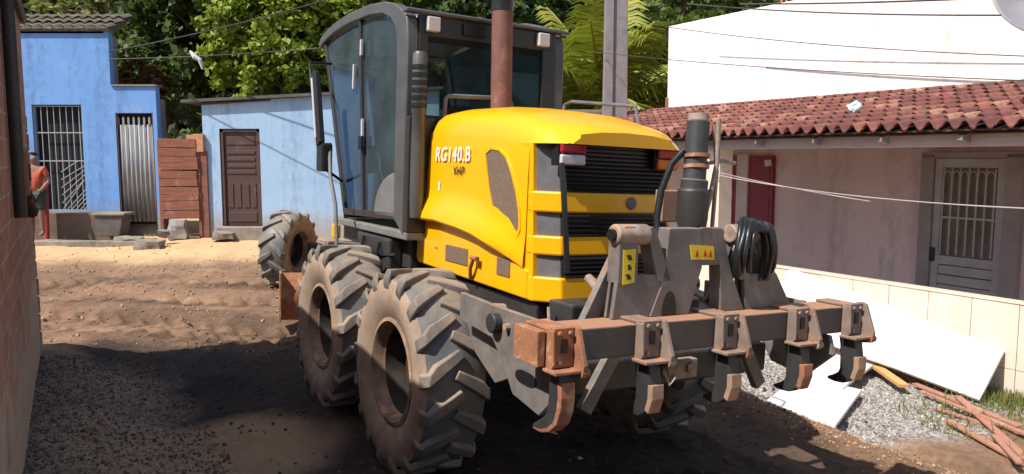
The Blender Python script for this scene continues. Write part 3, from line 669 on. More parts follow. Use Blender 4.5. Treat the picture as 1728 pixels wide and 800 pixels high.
# handrail, mirror and bracket on the left, front of the cab
b = MB(); b.tube([(2.15, .70, 3.0), (2.12, .93, 2.98), (1.95, .97, 2.9)], .014, 6); b.tube([(1.60, .97, 2.0), (1.75, .70, 1.85)], .014, 6); b.tube([(1.95, .97, 2.9), (1.60, .97, 2.0)], .013, 6); mr = b.build('mirror_bracket', BLK, grader, smooth=50)
b = MB(); b.prism([(1.84, 2.85), (1.72, 2.87), (1.52, 2.2), (1.62, 2.17)], 'y', .94, 1.0); b.build('mirror_housing', BLK, mr, bevel=.015)
b = MB(); b.prism([(1.80, 2.8), (1.755, 2.8), (1.60, 2.25), (1.64, 2.24)], 'y', 1.002, 1.008); b.build('mirror_face', CREAM, mr)
b = MB(); b.tube([(1.52, .90, 2.2), (1.42, .92, 1.9), (1.22, .93, 1.65), (1.16, .93, 1.30)], .018, 8); b.tube([(1.16, .93, 1.32), (1.16, .70, 1.30)], .018, 8); b.build('grab_handle', GREY, grader, smooth=50)
b = MB(); b.box(1.48, 1.68, .88, .98, 1.94, 2.2); b.build('lamp_housing', BLK, grader, bevel=.02)
b = MB(); b.box(1.35, 1.60, .72, .98, 1.28, 1.32); b.box(1.35, 1.60, .72, .98, .98, 1.01); b.bar((1.34, .95, .98), (1.34, .95, 1.32), .03, .03); b.bar((1.6, .95, .98), (1.6, .95, 1.32), .03, .03); b.build('access_steps', SILV, grader, bevel=.005)
b = MB(); b.box(1.62, 1.70, .74, .82, 1.30, 1.46); b.build('yellow_bracket', YEL, grader, bevel=.03)

# --- ripper
rip = bpy.data.objects.new('ripper', None); COL.objects.link(rip); rip.parent = grader
b = MB(); b.box(-2.48, -2.27, -1.15, 1.13, 1.105, 1.265); beam = b.build('ripper_beam', BEAMS, rip, bevel=.008)
MB().box(-2.484, -2.266, 1.09, 1.133, 1.10, 1.27).build('end_cap', RUST, beam, bevel=.005)
MB().box(-2.484, -2.266, -1.17, -1.145, 1.10, 1.27).build('end_cap', RUST, beam, bevel=.005)
for s in (.98, -.98):
    pl = [(-1.40, 1.28), (-1.8, 1.27), (-2.262, 1.27), (-2.262, 1.09), (-2.46, 1.09), (-2.50, .98), (-2.30, .80), (-2.04, .84), (-1.93, .98), (-1.80, 1.09), (-1.40, 1.12)]
    b = MB().prism(pl, 'y', s - .02, s + .012); ap = b.build('lower_arm', STEEL, rip, bevel=.004)
    sgn = 1 if s > 0 else -1
    q = [(-2.17 + .075 * cos(a) + (.03 if cos(a) > 0 else -.03), .955 + .036 * sin(a)) for a in [2 * pi * k / 20 for k in range(20)]]
    MB().prism(q, 'y', s + sgn * .012, s + sgn * .0145).build('slot_hole', BLK, ap)
    MB().tube([(-1.86, s - .03, 1.185), (-1.86, s + sgn * .06, 1.185)], .055, 14).build('pivot_pin', DARK, ap, bevel=.006, smooth=40)
    MB().tube([(-1.98, s, 1.185), (-1.98, s + sgn * .04, 1.185)], .02, 8).build('hydraulic_fitting', SILV, ap)
# upper carrier behind the tandem: rusty casting seen between tyre and arm
b = MB(); b.prism([(-1.35, 1.2), (-1.62, 1.24), (-1.9, .98), (-1.97, .86), (-1.86, .84), (-1.60, 1.05), (-1.35, 1.0)], 'y', .80, .9); b.build('carrier_bracket', SILV, rip, bevel=.015)
b = MB(); b.box(-2.1, -1.65, -.85, .85, .80, .98); b.box(-1.85, -1.6, -.5, .5, .98, 1.25); b.build('carrier_body', DARK, rip, bevel=.015)
def tine(y, k):
    bl = MB(); y0 = y
    # clamp: slotted rear plate, flared cheek on the far side, foot plate
    bl.box(-2.53, -2.486, y - .056, y + .056, 1.10, 1.288); bl.box(-2.50, -2.28, y - .062, y + .062, 1.268, 1.283)
    bl.prism([(-2.484, 1.292), (-2.53, 1.295), (-2.55, 1.285), (-2.615, 1.12), (-2.605, 1.06), (-2.52, 1.045), (-2.484, 1.08)], 'y', y - .082, y - .058)
    bl.prism([(-2.484, 1.275), (-2.54, 1.278), (-2.55, 1.12), (-2.53, 1.09), (-2.484, 1.09)], 'y', y + .058, y + .070)
    bl.box(-2.60, -2.486, y - .056, y + .088, 1.082, 1.098)
    for zz in (1.125, 1.262): bl.tube([(-2.53, y + .03, zz), (-2.545, y + .03, zz)], .013, 6)
    bl.tube([(-2.53, y - .03, 1.262), (-2.545, y - .03, 1.262)], .013, 6)
    c_ = bl.build('tine_clamp', RUST if k == 0 else STEEL2, rip, bevel=.004)
    MB().tube([(-2.59, y - .10, 1.082), (-2.59, y - .055, 1.082)], .022, 10).build('clamp_pin', RUST if k % 2 == 0 else SILV, c_, smooth=40)
    MB().box(-2.538, -2.533, y - .016, y + .016, 1.17, 1.235).build('clamp_slot', BLK, c_)
    w = .038
    secs = []
    cl = [(-2.50, 1.09, .05), (-2.512, 1.04, .052), (-2.522, .97, .055), (-2.525, .91, .055), (-2.515, .86, .05), (-2.48, .828, .036), (-2.43, .812, .022), (-2.385, .805, .008)]
    if k == 0: cl = [(-2.50, 1.09, .045), (-2.515, 1.03, .045), (-2.52, .97, .046), (-2.515, .91, .045), (-2.50, .86, .040), (-2.46, .82, .034), (-2.40, .79, .026), (-2.34, .77, .010)]
    for i, (x, z, h_) in enumerate(cl):
        a, c2 = cl[max(0, i - 1)], cl[min(len(cl) - 1, i + 1)]
        d = Vector((c2[0] - a[0], 0, c2[1] - a[1])).normalized(); nrm = Vector((-d.z, 0, d.x))
        p = Vector((x, y, z)); ww = w * (1 if i < 6 else .85)
        secs.append([p + nrm * h_ + Vector((0, -ww, 0)), p + nrm * h_ + Vector((0, ww, 0)), p - nrm * h_ + Vector((0, ww, 0)), p - nrm * h_ + Vector((0, -ww, 0))])
    t_ = MB().loft(secs, closed=True, caps=True).build('tine_shank', DARK, rip, bevel=.006)
    n1 = 3 if k else 2; wp = []
    for q in secs[n1 - 1:(5 if k else 8)]:
        o1 = (q[3] - q[0]) * .08; wp.append([q[3] + o1 * 2.2, q[2] + o1 * 2.2, q[2] - o1 * 1.5 + Vector((0, .004, 0)), q[3] - o1 * 1.5 - Vector((0, .004, 0))])
    MB().loft(wp, closed=True, caps=True).build('lit_wear_face', RUST if k in (0, 3) else RUSTP, t_, bevel=.004)  # tan plate paints the sunlit look of the worn rear face
STEEL2 = dusty('clamp_steel', (.26, .19, .15), (.17, .13, .11), (.40, .20, .12), rough=.6, scale=9, up=.5, thr=.55)
RUSTP = mat('lit_worn_steel', (.46, .29, .2), (.30, .19, .13), 9, .6, .1, c3=(.42, .18, .09), s3=8, t3=.55)  # paler steel tone for the sunlit rear faces of the tines
for k, y in enumerate((1.015, .485, -.06, -.63, -1.115)): tine(y, k)
# towers on the beam
def tower_side(yb, yt, name='tower_plate', x0=-2.44, x1=-2.28, zt=1.72, wb=.05, wt=.035):
    b = MB(); r = [(yb - wb, 1.266), (yb + wb, 1.266), (yt + wt, zt), (yt - wt, zt)]
    b.prism(r, 'x', x0, x1); return b
def outer_tower(web, pa, pb, bar, side, sg, lab):
    b = MB(); b.prism(web, 'x', -2.455, -2.425); b.prism(web, 'x', -2.40, -2.38)
    b.prism(pa, 'x', -2.46, -2.365); b.prism(pb, 'x', -2.46, -2.365)
    t = b.build('beam_tower', STEEL, rip, bevel=.005)
    ya, yb = bar
    MB().tube([(-2.42, ya, 1.70), (-2.42, yb, 1.70)], .055, 18).build('pin_barrel', SILV, t, bevel=.01, smooth=40)
    MB().tube([(-2.42, ya + .022 * sg, 1.70), (-2.42, ya - .01 * sg, 1.70)], .03, 12).build('pin_end', BLK, t)
    if lab:
        MB().prism([(.555, 1.625), (.475, 1.63), (.475, 1.455), (.55, 1.445)], 'x', -2.464, -2.461).build('warning_label', LABY, t)
        m = MB()
        for k in range(3): m.prism([(.535 - .012 * (k % 2), 1.60 - k * .05), (.51, 1.60 - k * .05), (.495, 1.575 - k * .05), (.52, 1.57 - k * .05)], 'x', -2.467, -2.4645)
        m.build('label_marks', BLK, t)
    return t
t1 = outer_tower([(.60, 1.266), (.13, 1.266), (.235, 1.49), (.575, 1.49)], [(.578, 1.45), (.45, 1.45), (.455, 1.70), (.48, 1.745), (.55, 1.745), (.58, 1.70)],
                 [(.315, 1.45), (.215, 1.45), (.335, 1.72), (.365, 1.745), (.39, 1.735), (.385, 1.68)], (.59, .375), None, 1, True)
t3 = outer_tower([(-.36, 1.266), (-.75, 1.266), (-.60, 1.47), (-.33, 1.47)], [(-.30, 1.44), (-.375, 1.44), (-.325, 1.70), (-.29, 1.745), (-.25, 1.745), (-.24, 1.68)],
                 [(-.505, 1.44), (-.60, 1.44), (-.50, 1.68), (-.47, 1.74), (-.42, 1.745), (-.42, 1.68)], (-.48, -.23), None, -1, False)
b = MB()
b.prism([(.355, 1.266), (.08, 1.266), (.0, 1.52), (.02, 1.735), (.25, 1.735), (.265, 1.55), (.29, 1.42)], 'x', -2.46, -2.37)
b.prism([(-.16, 1.266), (-.345, 1.266), (-.23, 1.48), (-.135, 1.735), (-.06, 1.735), (-.135, 1.52)], 'x', -2.46, -2.37)
b.prism([(.015, 1.53), (-.14, 1.53), (-.12, 1.74), (.02, 1.74)], 'x', -2.458, -2.44)
ct = b.build('centre_tower', STEEL, rip, bevel=.005)
q = [(.225 + .05 * cos(a), 1.27 + .13 * sin(a)) for a in [pi * k / 12 for k in range(13)]]
MB().prism(q, 'x', -2.4635, -2.461).build('arch_opening', BLK, ct)
MB().prism([(.10, 1.645), (-.075, 1.635), (-.085, 1.56), (.085, 1.565)], 'x', -2.4635, -2.459).build('warning_label', LABY, ct)
m = MB()
for y0, z0 in ((.05, 1.60), (-.01, 1.60), (-.05, 1.597)): m.prism([(y0 + .014, z0 - .02), (y0 - .012, z0 - .02), (y0, z0 + .022)], 'x', -2.467, -2.4645)
m.build('label_marks', mat('label_red', (.5, .05, .02), (.4, .05, .02)), ct)
for q_t in (t1, t3, ct): q_t.location.x = .105
# braces down to the carrier
for s in (1, -1): MB().bar((-2.20, s * .43, 1.64), (-2.20, s * .665, 1.20), .05, .085, up=(0, 1, 0)).build('brace_bar', STEEL, rip, bevel=.005); MB().bar((-2.22, s * .45, 1.10), (-2.22, s * .66, .76), .05, .08, up=(0, 1, 0)).build('lower_brace', STEEL, rip, bevel=.005)
b = MB(); 
for p_ in ((-2.15, .42, 1.34), (-2.12, .40, 1.44)): b.tube([(p_[0], p_[1] - .05, p_[2]), (p_[0], p_[1] + .05, p_[2])], .055, 14)
b.tube([(-2.28, .30, 1.30), (-2.0, .38, 1.32), (-1.8, .36, 1.40)], .03, 10); b.build('link_pins', SILV, rip, bevel=.01, smooth=40)
b = MB(); b.box(-2.16, -2.10, -.20, .02, .84, .95); b.tube([(-2.18, -.14, .9), (-2.1, -.14, .9)], .03, 10); b.tube([(-2.18, -.02, .87), (-2.18, .03, .82), (-2.16, .06, .9)], .012, 6); b.build('hitch_plate', SILV, rip, bevel=.006)
# lift cylinder
cyl = MB().tube([(-2.20, -.05, 1.94), (-2.17, -.085, 2.33)], .064, 20).tube([(-2.20, -.05, 1.93), (-2.20, -.055, 2.0)], .076, 20).build('lift_cylinder', dusty('cylinder_paint', (.03, .032, .034), (.05, .05, .05), (.13, .10, .08), .5, 6, thr=.62), rip, smooth=40, bevel=.01)
MB().tube([(-2.172, -.084, 2.32), (-2.168, -.087, 2.365)], .058, 20).build('cylinder_cap', SILV, cyl, smooth=40)
MB().tube([(-2.21, -.06, 1.58), (-2.205, -.045, 1.78), (-2.20, -.05, 1.95)], [.05, .088, .09], 16).build('cylinder_base', DARK, cyl, bevel=.02, smooth=40)
for z in (2.06, 2.12): MB().tube([(-2.195, -.064, z), (-2.193, -.065, z + .02)], .073, 20).build('pipe_clamp', RUST, cyl, smooth=40)
b = MB(); b.tube([(-2.24, -.17, 2.34), (-2.24, -.18, 2.1), (-2.25, -.13, 1.9), (-2.26, -.09, 1.8)], .014, 8); b.tube([(-2.22, -.16, 2.31), (-2.22, -.2, 2.05), (-2.22, -.19, 1.7)], .012, 8); b.tube([(-2.22, -.12, 2.09), (-2.22, -.24, 2.11), (-2.2, -.36, 2.1)], .012, 6); b.build('steel_pipe', SILV, cyl, smooth=50)
b = MB(); b.tube([(-2.16, -.0, 2.16), (-2.12, .05, 2.08), (-2.10, .10, 1.93), (-2.11, .13, 1.78), (-2.14, .14, 1.62), (-2.2, .16, 1.5)], .02, 10); b.build('hydraulic_hose', HOSE, cyl, smooth=50)
b = MB(); b.box(-1.97, -1.90, -.25, -.03, 1.74, 1.93); b.build('valve_block', mat('tan_block', (.45, .27, .18), (.33, .2, .14), 8, .7), rip, bevel=.008)
# hoses slung over the right tower
def cr(P_, m=5):
    P_ = [Vector(p) for p in P_]; P_ = [P_[0]] + P_ + [P_[-1]]; out = []
    for i in range(1, len(P_) - 2):
        for j in range(m):
            t = j / m; a, b_, c, d = P_[i - 1:i + 3]
            out.append(.5 * ((2 * b_) + (c - a) * t + (2 * a - 5 * b_ + 4 * c - d) * t * t + (3 * b_ - a - 3 * c + d) * t ** 3))
    return out + [P_[-2]]
rnd = random.Random(4)
for i in range(7):
    a = -.245 - .016 * i; e = -.45 - .012 * i; lo1 = 1.46 + .10 * rnd.random(); lo2 = 1.42 + .09 * rnd.random(); xo = -2.475 - .016 * (i % 3)
    MB().tube(cr([(xo + .01, a + .0, lo1), (xo - .02, a + .03 + rnd.uniform(-.02, .02), 1.58), (xo - .01, a + .0, 1.70), (xo + .03, a - .05, 1.765), (-2.42 + .01 * i, (a + e) / 2, 1.785 - .004 * i), (xo + .02, e + .04, 1.75), (xo - .01, e + rnd.uniform(-.015, .02), 1.64), (xo + .015, e - .02, 1.53), (xo + .03, e - .01, lo2)]), .0165, 8).build('hydraulic_hose', HOSE, t3, smooth=60)
MB().tube([(-2.50, -.255, 1.60), (-2.51, -.30, 1.66), (-2.50, -.34, 1.60)], .028, 8).tube([(-2.49, -.28, 1.70), (-2.50, -.36, 1.74), (-2.49, -.44, 1.73), (-2.48, -.5, 1.68)], .03, 8).build('hose_sleeve', BLK, t3, smooth=60)
b = MB(); b.tube([(-2.3, -.2, 1.3), (-2.44, -.22, 1.5), (-2.44, -.26, 1.62), (-2.4, -.34, 1.76)], .022, 8); b.build('hydraulic_hose', HOSE, t3, smooth=60)

# ------------------------------------------------------------------ right house with porch
PXN = atan2(-.856, .517)
rh = thing('porch_house', 'mauve house with red tiled porch roof, cream tiled parapet and grey door on the right', 'house', (H0.x, H0.y, -.2), PXN)
# local: x = -u (towards the camera side), y = v (into the house), z = world z + .2
def Z(z): return z + .2
b = MB(); b.box(-8.2, 2.5, 1.30, 1.45, 0, Z(2.62)); b.build('house_wall', MAUVE, rh)
b = MB(); b.box(-8.2, 2.5, .12, 1.29, .0, Z(.02)); b.build('porch_floor', CONC, rh)
pw = MB().box(-5.2, 2.5, .012, .11, 0, Z(.835)).build('parapet', GROUT, rh)
random.seed(3)
tl = MB(); x = 2.4
jx = [2.4 - .435 * k for k in range(18)]
for k in range(17):
    for z0, z1 in ((.0, .40), (.406, 1.033)):
        tl.box(jx[k + 1] + .003, jx[k] - .003, -.001 - random.random() * .003, .012, z0, z1)
tl.box(-5.2, 2.5, -.012, .125, 1.034, 1.052)
tl.build('wall_tiles', TILEC, pw, bevel=.002)
pil = MB().box(-3.68, -3.42, -.16, .08, 0, Z(2.30)).build('porch_pillar', TILEC, rh, bevel=.004)
b = MB(); b.box(-8.2, 2.5, -.20, -.10, Z(2.30), Z(2.42)); b.box(-8.2, 2.5, -.095, 1.3, Z(2.415), Z(2.44)); b.build('eave_beam', PINKW, rh, bevel=.004)
b = MB()
for k in range(13): 
    x = 2.2 - k * .82; MB().prism([(-.34, Z(2.40)), (-.34, Z(2.36)), (-.22, Z(2.335)), (-.202, Z(2.335)), (-.202, Z(2.43))], 'x', x, x + .05).build('rafter_end', DFRAME, rh)
# clay tile roof
def clay_roof(x0, x1, v0, z0, v1, z1, pitch=.165, rowl=.30, seed=1):
    rnd = random.Random(seed); n = int((x1 - x0) / pitch); rows = int(hypot(v1 - v0, z1 - z0) / rowl) + 1
    vs = []; fs = []; att = []
    dv_ = (v1 - v0) / rows; dz_ = (z1 - z0) / rows; K = 8
    for r in range(rows):
        for i in range(n):
            tn = rnd.random(); ofs = rnd.uniform(-.012, .012); wob = rnd.uniform(-.006, .006)
            base = len(vs)
            for e in (0, 1):
                va = v0 + dv_ * (r + e * 1.12) - .02 + ofs; za = z0 + dz_ * (r + e * 1.12) + (.035 if e == 0 else .008)
                for k in range(K + 1):
                    a = k / K; xx = x0 + (i + a) * pitch * 1.0
                    hgt = (.062 * sin(pi * min(1, a / .62))) if a <= .62 else (-.02 * sin(pi * (a - .62) / .38))
                    vs.append((xx + wob, va, za + hgt * (1 - .12 * e)))
            for k in range(K): fs.append((base + k, base + k + 1, base + K + 2 + k, base + K + 1 + k)); att.append(tn)
            # front thickness
            b2 = len(vs)
            for k in range(K + 1):
                x_, y_, z_ = vs[base + k]; vs.append((x_, y_ + .004, z_ - .016))
            for k in range(K): fs.append((base + k, base + k + 1, b2 + k + 1, b2 + k)); att.append(tn)
    return vs, fs, att
vs, fs, att = clay_roof(-8.3, 2.5, -.40, Z(2.455), 2.02, Z(3.03))
me = bpy.data.meshes.new('tiled_roof'); me.from_pydata(vs, [], fs); me.update()
ta = me.attributes.new('tile', 'FLOAT', 'FACE'); ta.data.foreach_set('value', att)
me.polygons.foreach_set('use_smooth', [True] * len(fs)); me.set_sharp_from_angle(angle=radians(50)); me.materials.append(ROOFT)
ro = bpy.data.objects.new('tiled_roof', me); COL.objects.link(ro); ro.parent = rh
b = MB(); b.add([(-8.3, -.36, Z(2.44)), (2.5, -.36, Z(2.44)), (2.5, 2.04, Z(3.0)), (-8.3, 2.04, Z(3.0))], [(0, 1, 2, 3)]).build('roof_boards', WOODD, ro, solid=.02)
# grey door with frame, at x from -1.45 to -.55
dr = MB()
fx0, fx1 = -1.52, -.40
dr.box(fx0, fx0 + .15, 1.20, 1.31, Z(0.0), Z(2.24)); dr.box(fx1 - .17, fx1, 1.20, 1.31, Z(0), Z(2.24)); dr.box(fx0, fx1, 1.20, 1.31, Z(2.19), Z(2.26))
df = dr.build('door_frame', DFRAME, rh, bevel=.004)
d = MB(); x0, x1 = fx0 + .155, fx1 - .175
d.box(x0, x0 + .09, 1.23, 1.27, Z(.03), Z(2.185)); d.box(x1 - .09, x1, 1.23, 1.27, Z(.03), Z(2.185)); d.box(x0 + .09, x1 - .09, 1.23, 1.27, Z(2.08), Z(2.185))
for k in range(9): d.box(x0 + .09, x1 - .09, 1.235 + .006 * (k % 2), 1.27, Z(.03 + k * .115), Z(.03 + (k + 1) * .115 - .012))
do = d.build('metal_door', DGREY, rh, bevel=.004)
d = MB()
for k in range(7):
    xx = x0 + .11 + k * (x1 - x0 - .22) / 6; d.tube([(xx, 1.225, Z(1.07)), (xx, 1.225, Z(1.98)), (xx, 1.235, Z(2.07))], .011, 6)
for k in range(6):
    xa = x0 + .11 + (k + .5) * (x1 - x0 - .22) / 6; wv = (x1 - x0 - .22) / 12
    d.tube([(xa + wv * cos(a), 1.225, Z(1.95 + .09 * sin(a))) for a in [pi * j / 8 for j in range(9)]], .008, 5)
d.box(x0 + .09, x1 - .09, 1.222, 1.232, Z(1.49), Z(1.515)); d.build('door_bars', DGREY, do, smooth=40)
MB().box(x0 + .09, x1 - .09, 1.262, 1.268, Z(1.06), Z(2.08)).build('door_glass', mat('frosted_door_glass', (.14, .11, .08), (.20, .16, .12), 5, .25, bs=0), do)
MB().box(x0 - .0, x0 + .05, 1.20, 1.235, Z(.98), Z(1.14)).build('lock', BLK, do, bevel=.004)
# maroon shutters either side of the pillar
sh = MB(); 
for a, c in ((-5.25, -4.42), (-4.18, -3.74)): 
    o_ = MB().box(a, c, 1.25, 1.31, Z(1.13), Z(2.22)).build('maroon_shutter', MARO, rh, bevel=.006)
    MB().box(a + .06, c - .06, 1.243, 1.251, Z(1.2), Z(1.62)).box(a + .06, c - .06, 1.243, 1.251, Z(1.7), Z(2.15)).build('shutter_panel', MARO, o_, bevel=.004)
MB().box(-4.40, -4.19, 1.22, 1.31, Z(.9), Z(2.24)).build('window_post', PINKW, rh)
MB().tube([(-3.80, 1.20, Z(2.16)), (-3.80, 1.22, Z(2.08))], .05, 10).build('wall_lamp', WHL, rh)

# white building behind
wb = thing('white_building', 'tall plain white building wall rising behind the red tiled porch roof', 'building', (H0.x, H0.y, -.2), PXN)
b = MB(); b.box(-6.9, 4.0, 2.08, 8.0, 0, Z(4.55)); b.build('white_wall', WHITEW, wb, bevel=.01)
b = MB()
for k in range(4): b.box(-4.6 + .09 * k + .3 * (k > 1), -4.57 + .09 * k + .3 * (k > 1), 2.3, 2.33, Z(4.55), Z(4.9 + .08 * (k % 2)))
b.build('rebar_ends', RUST, wb)
MB().box(-6.905, -6.86, 2.04, 2.078, Z(3.0), Z(3.28)).build('wall_stain_box', RUST, wb, bevel=.01)
# satellite dish above the porch roof
dsh = thing('satellite_dish', 'grey satellite dish on a thin mast above the right end of the tiled roof', 'satellite dish', (H0.x + HU.x * -.15 + HV.x * .35, H0.y + HU.y * -.15 + HV.y * .35, 2.62))
b = MB(); prof = [(.02 + .44 * k / 8, -.10 + .10 * (k / 8) ** 2) for k in range(9)]
mt = Matrix.Translation((-.06, 0, 1.08)) @ Matrix.Rotation(radians(-10), 4, 'Z') @ Matrix.Rotation(radians(-25), 4, 'X') @ Matrix.Rotation(pi, 4, 'Z')
b.lathe_y(prof, 32, mt=mt); b.build('dish_reflector', mat('dish_grey', (.30, .29, .31), (.25, .24, .26), 4, .5), dsh, smooth=60, solid=.008)
b = MB(); b.tube([(0, 0, 0), (0, 0, 1.1), (0, .05, 1.2)], .02, 8); b.build('mast', DARK, dsh)
b = MB(); b.tube([(0, -.05, .85), (-.1, -.35, 1.15)], .012, 6); b.box(-.15, -.06, -.42, -.33, 1.12, 1.2); b.build('receiver_arm', MARO, dsh)
# crumpled bag on the roof
def crumple(name, m, loc, r, seed, flatz=.5, lab='', cat=''):
    bm = bmesh.new(); bmesh.ops.create_icosphere(bm, subdivisions=3, radius=r)
    for v in bm.verts:
        k = 1 + .45 * noise.noise(v.co * (3 / r) * .6 + Vector((seed, 0, 0))) + .2 * noise.noise(v.co * (9 / r) * .5)
        v.co = Vector((v.co.x * k, v.co.y * k, v.co.z * k * flatz))
    me = bpy.data.meshes.new(name); bm.to_mesh(me); bm.free(); me.materials.append(m)
    o = bpy.data.objects.new(name, me); COL.objects.link(o); o.location = loc; tag(o, lab, cat); return o
pb = H0 + HU * 1.95 + HV * .5
crumple('plastic_bag', mat('pale_teal_plastic', (.45, .72, .66), (.7, .8, .78), 20, .35), (pb.x, pb.y, 2.78), .085, 3, .8, 'crumpled pale teal plastic bag caught on the red roof tiles', 'bag')

# ------------------------------------------------------------------ white boards, planks on the gravel
def board(name, pts, th, m, label, cat, group=None):
    """four world corners, given thickness downwards along the normal"""
    p = [Vector(q) for q in pts]; c = sum(p, Vector()) / 4; nrm = (p[1] - p[0]).cross(p[3] - p[0]).normalized()
    if nrm.z < 0: nrm = -nrm
    b = MB().add([q - c for q in p] + [q - c - nrm * th for q in p], [(0, 1, 2, 3), (4, 7, 6, 5), (0, 4, 5, 1), (1, 5, 6, 2), (2, 6, 7, 3), (3, 7, 4, 0)])
    o = b.build(name, m, None, bevel=.003, loc=c); tag(o, label, cat, group); return o
G1 = -.06
def hp(u, v, z): q = H0 + HU * u + HV * v; return (q.x, q.y, z)
BRD = 'white boards dumped beside the parapet'
board('white_board', [(3.90, 9.35, .15), (4.25, 9.65, .42), (4.95, 7.45, .40), (4.40, 7.12, -.02)][0:0] or [hp(2.3, -.62, .33), hp(2.35, -.03, .86), hp(-.13, -.03, .385), hp(-.19, -.54, .0)], .035, BOARD, 'largest white board, a long door leaf leaning against the cream tiled parapet', 'board', BRD)
board('white_board', [(2.26, 6.66, .045), (2.62, 6.05, .04), (3.24, 6.96, .055), (2.82, 7.42, .06)], .03, BOARD, 'white board lying flat nearest the ripper with earth on its edge', 'board', BRD)
board('white_board', [(2.83, 7.48, .09), (3.05, 6.93, .085), (3.82, 7.88, .07), (3.53, 8.62, .08)], .03, BOARD, 'white board lying flat between the leaning board and the nearest flat board', 'board', BRD)
def plank(p, q, w, th, m, lab, grp=None, cat='plank'):
    p = Vector(p); q = Vector(q); c = (p + q) / 2; o = MB().bar(p - c, q - c, w, th).build('wood_plank', m, None, bevel=.003, loc=c); tag(o, lab, cat, grp); return o
plank((3.75, 7.78, .055), (3.70, 7.09, .05), .09, .035, PLNKY, 'short yellow plank lying on the gravel beside the white board')
GP = 'reddish planks heaped on the gravel by the parapet'
rp_ = [((4.35, 7.75), (3.95, 6.35), .05, 'leaf'), ((4.15, 7.6), (4.05, 6.4), .06, ''), ((4.10, 7.2), (4.25, 5.75), .09, ''), ((3.95, 7.05), (4.22, 5.6), .12, ''), ((3.85, 6.85), (4.35, 6.0), .13, ''), ((3.85, 6.5), (4.12, 5.5), .10, ''), ((3.9, 6.3), (3.75, 5.55), .07, '')]
labs = ['long reddish plank nearest the leaning white board', 'reddish plank second from the leaning white board', 'reddish plank in the middle of the heap, under two others', 'long reddish plank lying across the top of the heap', 'pale-ended reddish plank crossing the heap', 'thin reddish plank on the street side of the heap', 'short reddish plank lowest in the photo at the bottom right']
q_ = [((4.18, 8.25), (4.22, 6.75)), ((4.10, 7.65), (4.32, 6.35)), ((3.98, 7.30), (4.36, 5.95)), ((4.22, 7.1), (4.05, 5.75)), ((3.92, 6.95), (4.5, 6.15)), ((3.86, 6.62), (3.92, 5.75)), ((3.98, 6.15), (3.84, 5.62))]
for i, (a, c) in enumerate(q_):
    plank((a[0] * .96, a[1] * .96, gz_at(a[0] * .96, a[1] * .96) + .02 + .022 * (i % 4)), (c[0] * .96, c[1] * .96, gz_at(c[0] * .96, c[1] * .96) + .02 + .022 * ((i + 1) % 4)), .045 + .018 * (i % 2), .02, PLNK, labs[i], GP)
# ------------------------------------------------------------------ blue houses
gy = 16.0
bh = thing('blue_house', 'bright blue house with barred gate, zinc door and stepped parapet on the far left', 'house', (-9.0, gy, .5))
def bw(name, xr, zr, y0, y1, m, par, bev=0): 
    return MB().box(xr[0] + 9, xr[1] + 9, y0 - gy, y1 - gy, zr[0] - .5, zr[1] - .5).build(name, m, par, bevel=bev)
wall = MB()
def wb_(x0, x1, z0, z1): wall.box(x0 + 9, x1 + 9, 0, .18, z0 - .5, z1 - .5)
wb_(-12.5, -9.86, .3, 4.80); wb_(-9.86, -8.84, 3.27, 4.80); wb_(-8.84, -8.215, .3, 4.80)
wb_(-9.86, -8.84, .3, 1.08); wb_(-8.215, -8.15, .3, 3.64); wb_(-8.15, -7.38, 3.10, 3.64); wb_(-7.38, -7.30, .3, 3.64)
wo = wall.build('wall', BLUE1, bh)
MB().box(-3.5, .70, .181, .5, -.2, 4.2).box(.701, 1.66, .181, .5, -.2, 2.9).build('side_wall', mat('bare_plaster', (.25, .23, .21), (.16, .15, .14), 2, .9), bh)
MB().box(-3.5, .79, .185, 5, 0, 3.9).build('upper_body', CONC, bh) if 0 else None
b = MB()
for k in range(20): b.prism([(-3.5 + k * .215 + .2 * t_ / 6 * 1.0, 4.30 + .05 * sin(pi * t_ / 6)) for t_ in range(7)] + [(-3.3 + k * .215, 4.28), (-3.5 + k * .215, 4.28)], 'y', -.08, .1)
for k in range(20):
    for r in range(3): b.loft([[(-3.5 + k * .215 + .2 * t_ / 6, .0 + r * .34, 4.29 + r * .15 + .05 * sin(pi * t_ / 6) + .03) for t_ in range(7)], [(-3.5 + k * .215 + .2 * t_ / 6, .40 + r * .34, 4.29 + r * .15 + .15 + .05 * sin(pi * t_ / 6)) for t_ in range(7)]])
b.box(-3.5, .82, -.05, .2, 4.24, 4.283); b.prism([(.0, 4.25), (1.0, 4.68), (1.0, 4.55), (.3, 4.2), (0, 4.2)], 'x', -3.5, .70); b.build('roof_tiles', ROOFD, bh)
MB().box(.80, 1.74, -.04, .24, 3.143, 3.175).build('coping', CONC, bh)
# barred gate in the opening
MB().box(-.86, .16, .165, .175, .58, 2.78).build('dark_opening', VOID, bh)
gt = MB(); xs_ = [-.84 + .13 * k for k in range(9)]
for x in xs_[:8]: gt.bar((x, .06, .60), (x, .06, 2.74), .012, .012)
for z in (.60, 1.62, 2.2, 2.74): gt.bar((-.86, .06, z), (.16, .06, z), .018, .02)
gt.bar((-.86, .06, .58), (-.86, .06, 2.76), .03, .03); gt.bar((.145, .06, .58), (.145, .06, 2.76), .03, .03)
for k in range(6): gt.bar((-.36 + .0 * k, .055, .62 + .0) if k == 0 else (-.36 + .09 * k, .055, .62), (.13, .055, 1.12 - .09 * k) if k else (.13, .055, 1.25), .014, .014)
for k in range(5): gt.bar((-.37, .055, .75 + .16 * k), (.13, .055, 1.25 + .09 * k) if k < 4 else (.0, .055, 1.62), .014, .014)
gt.build('barred_gate', BARS, bh)
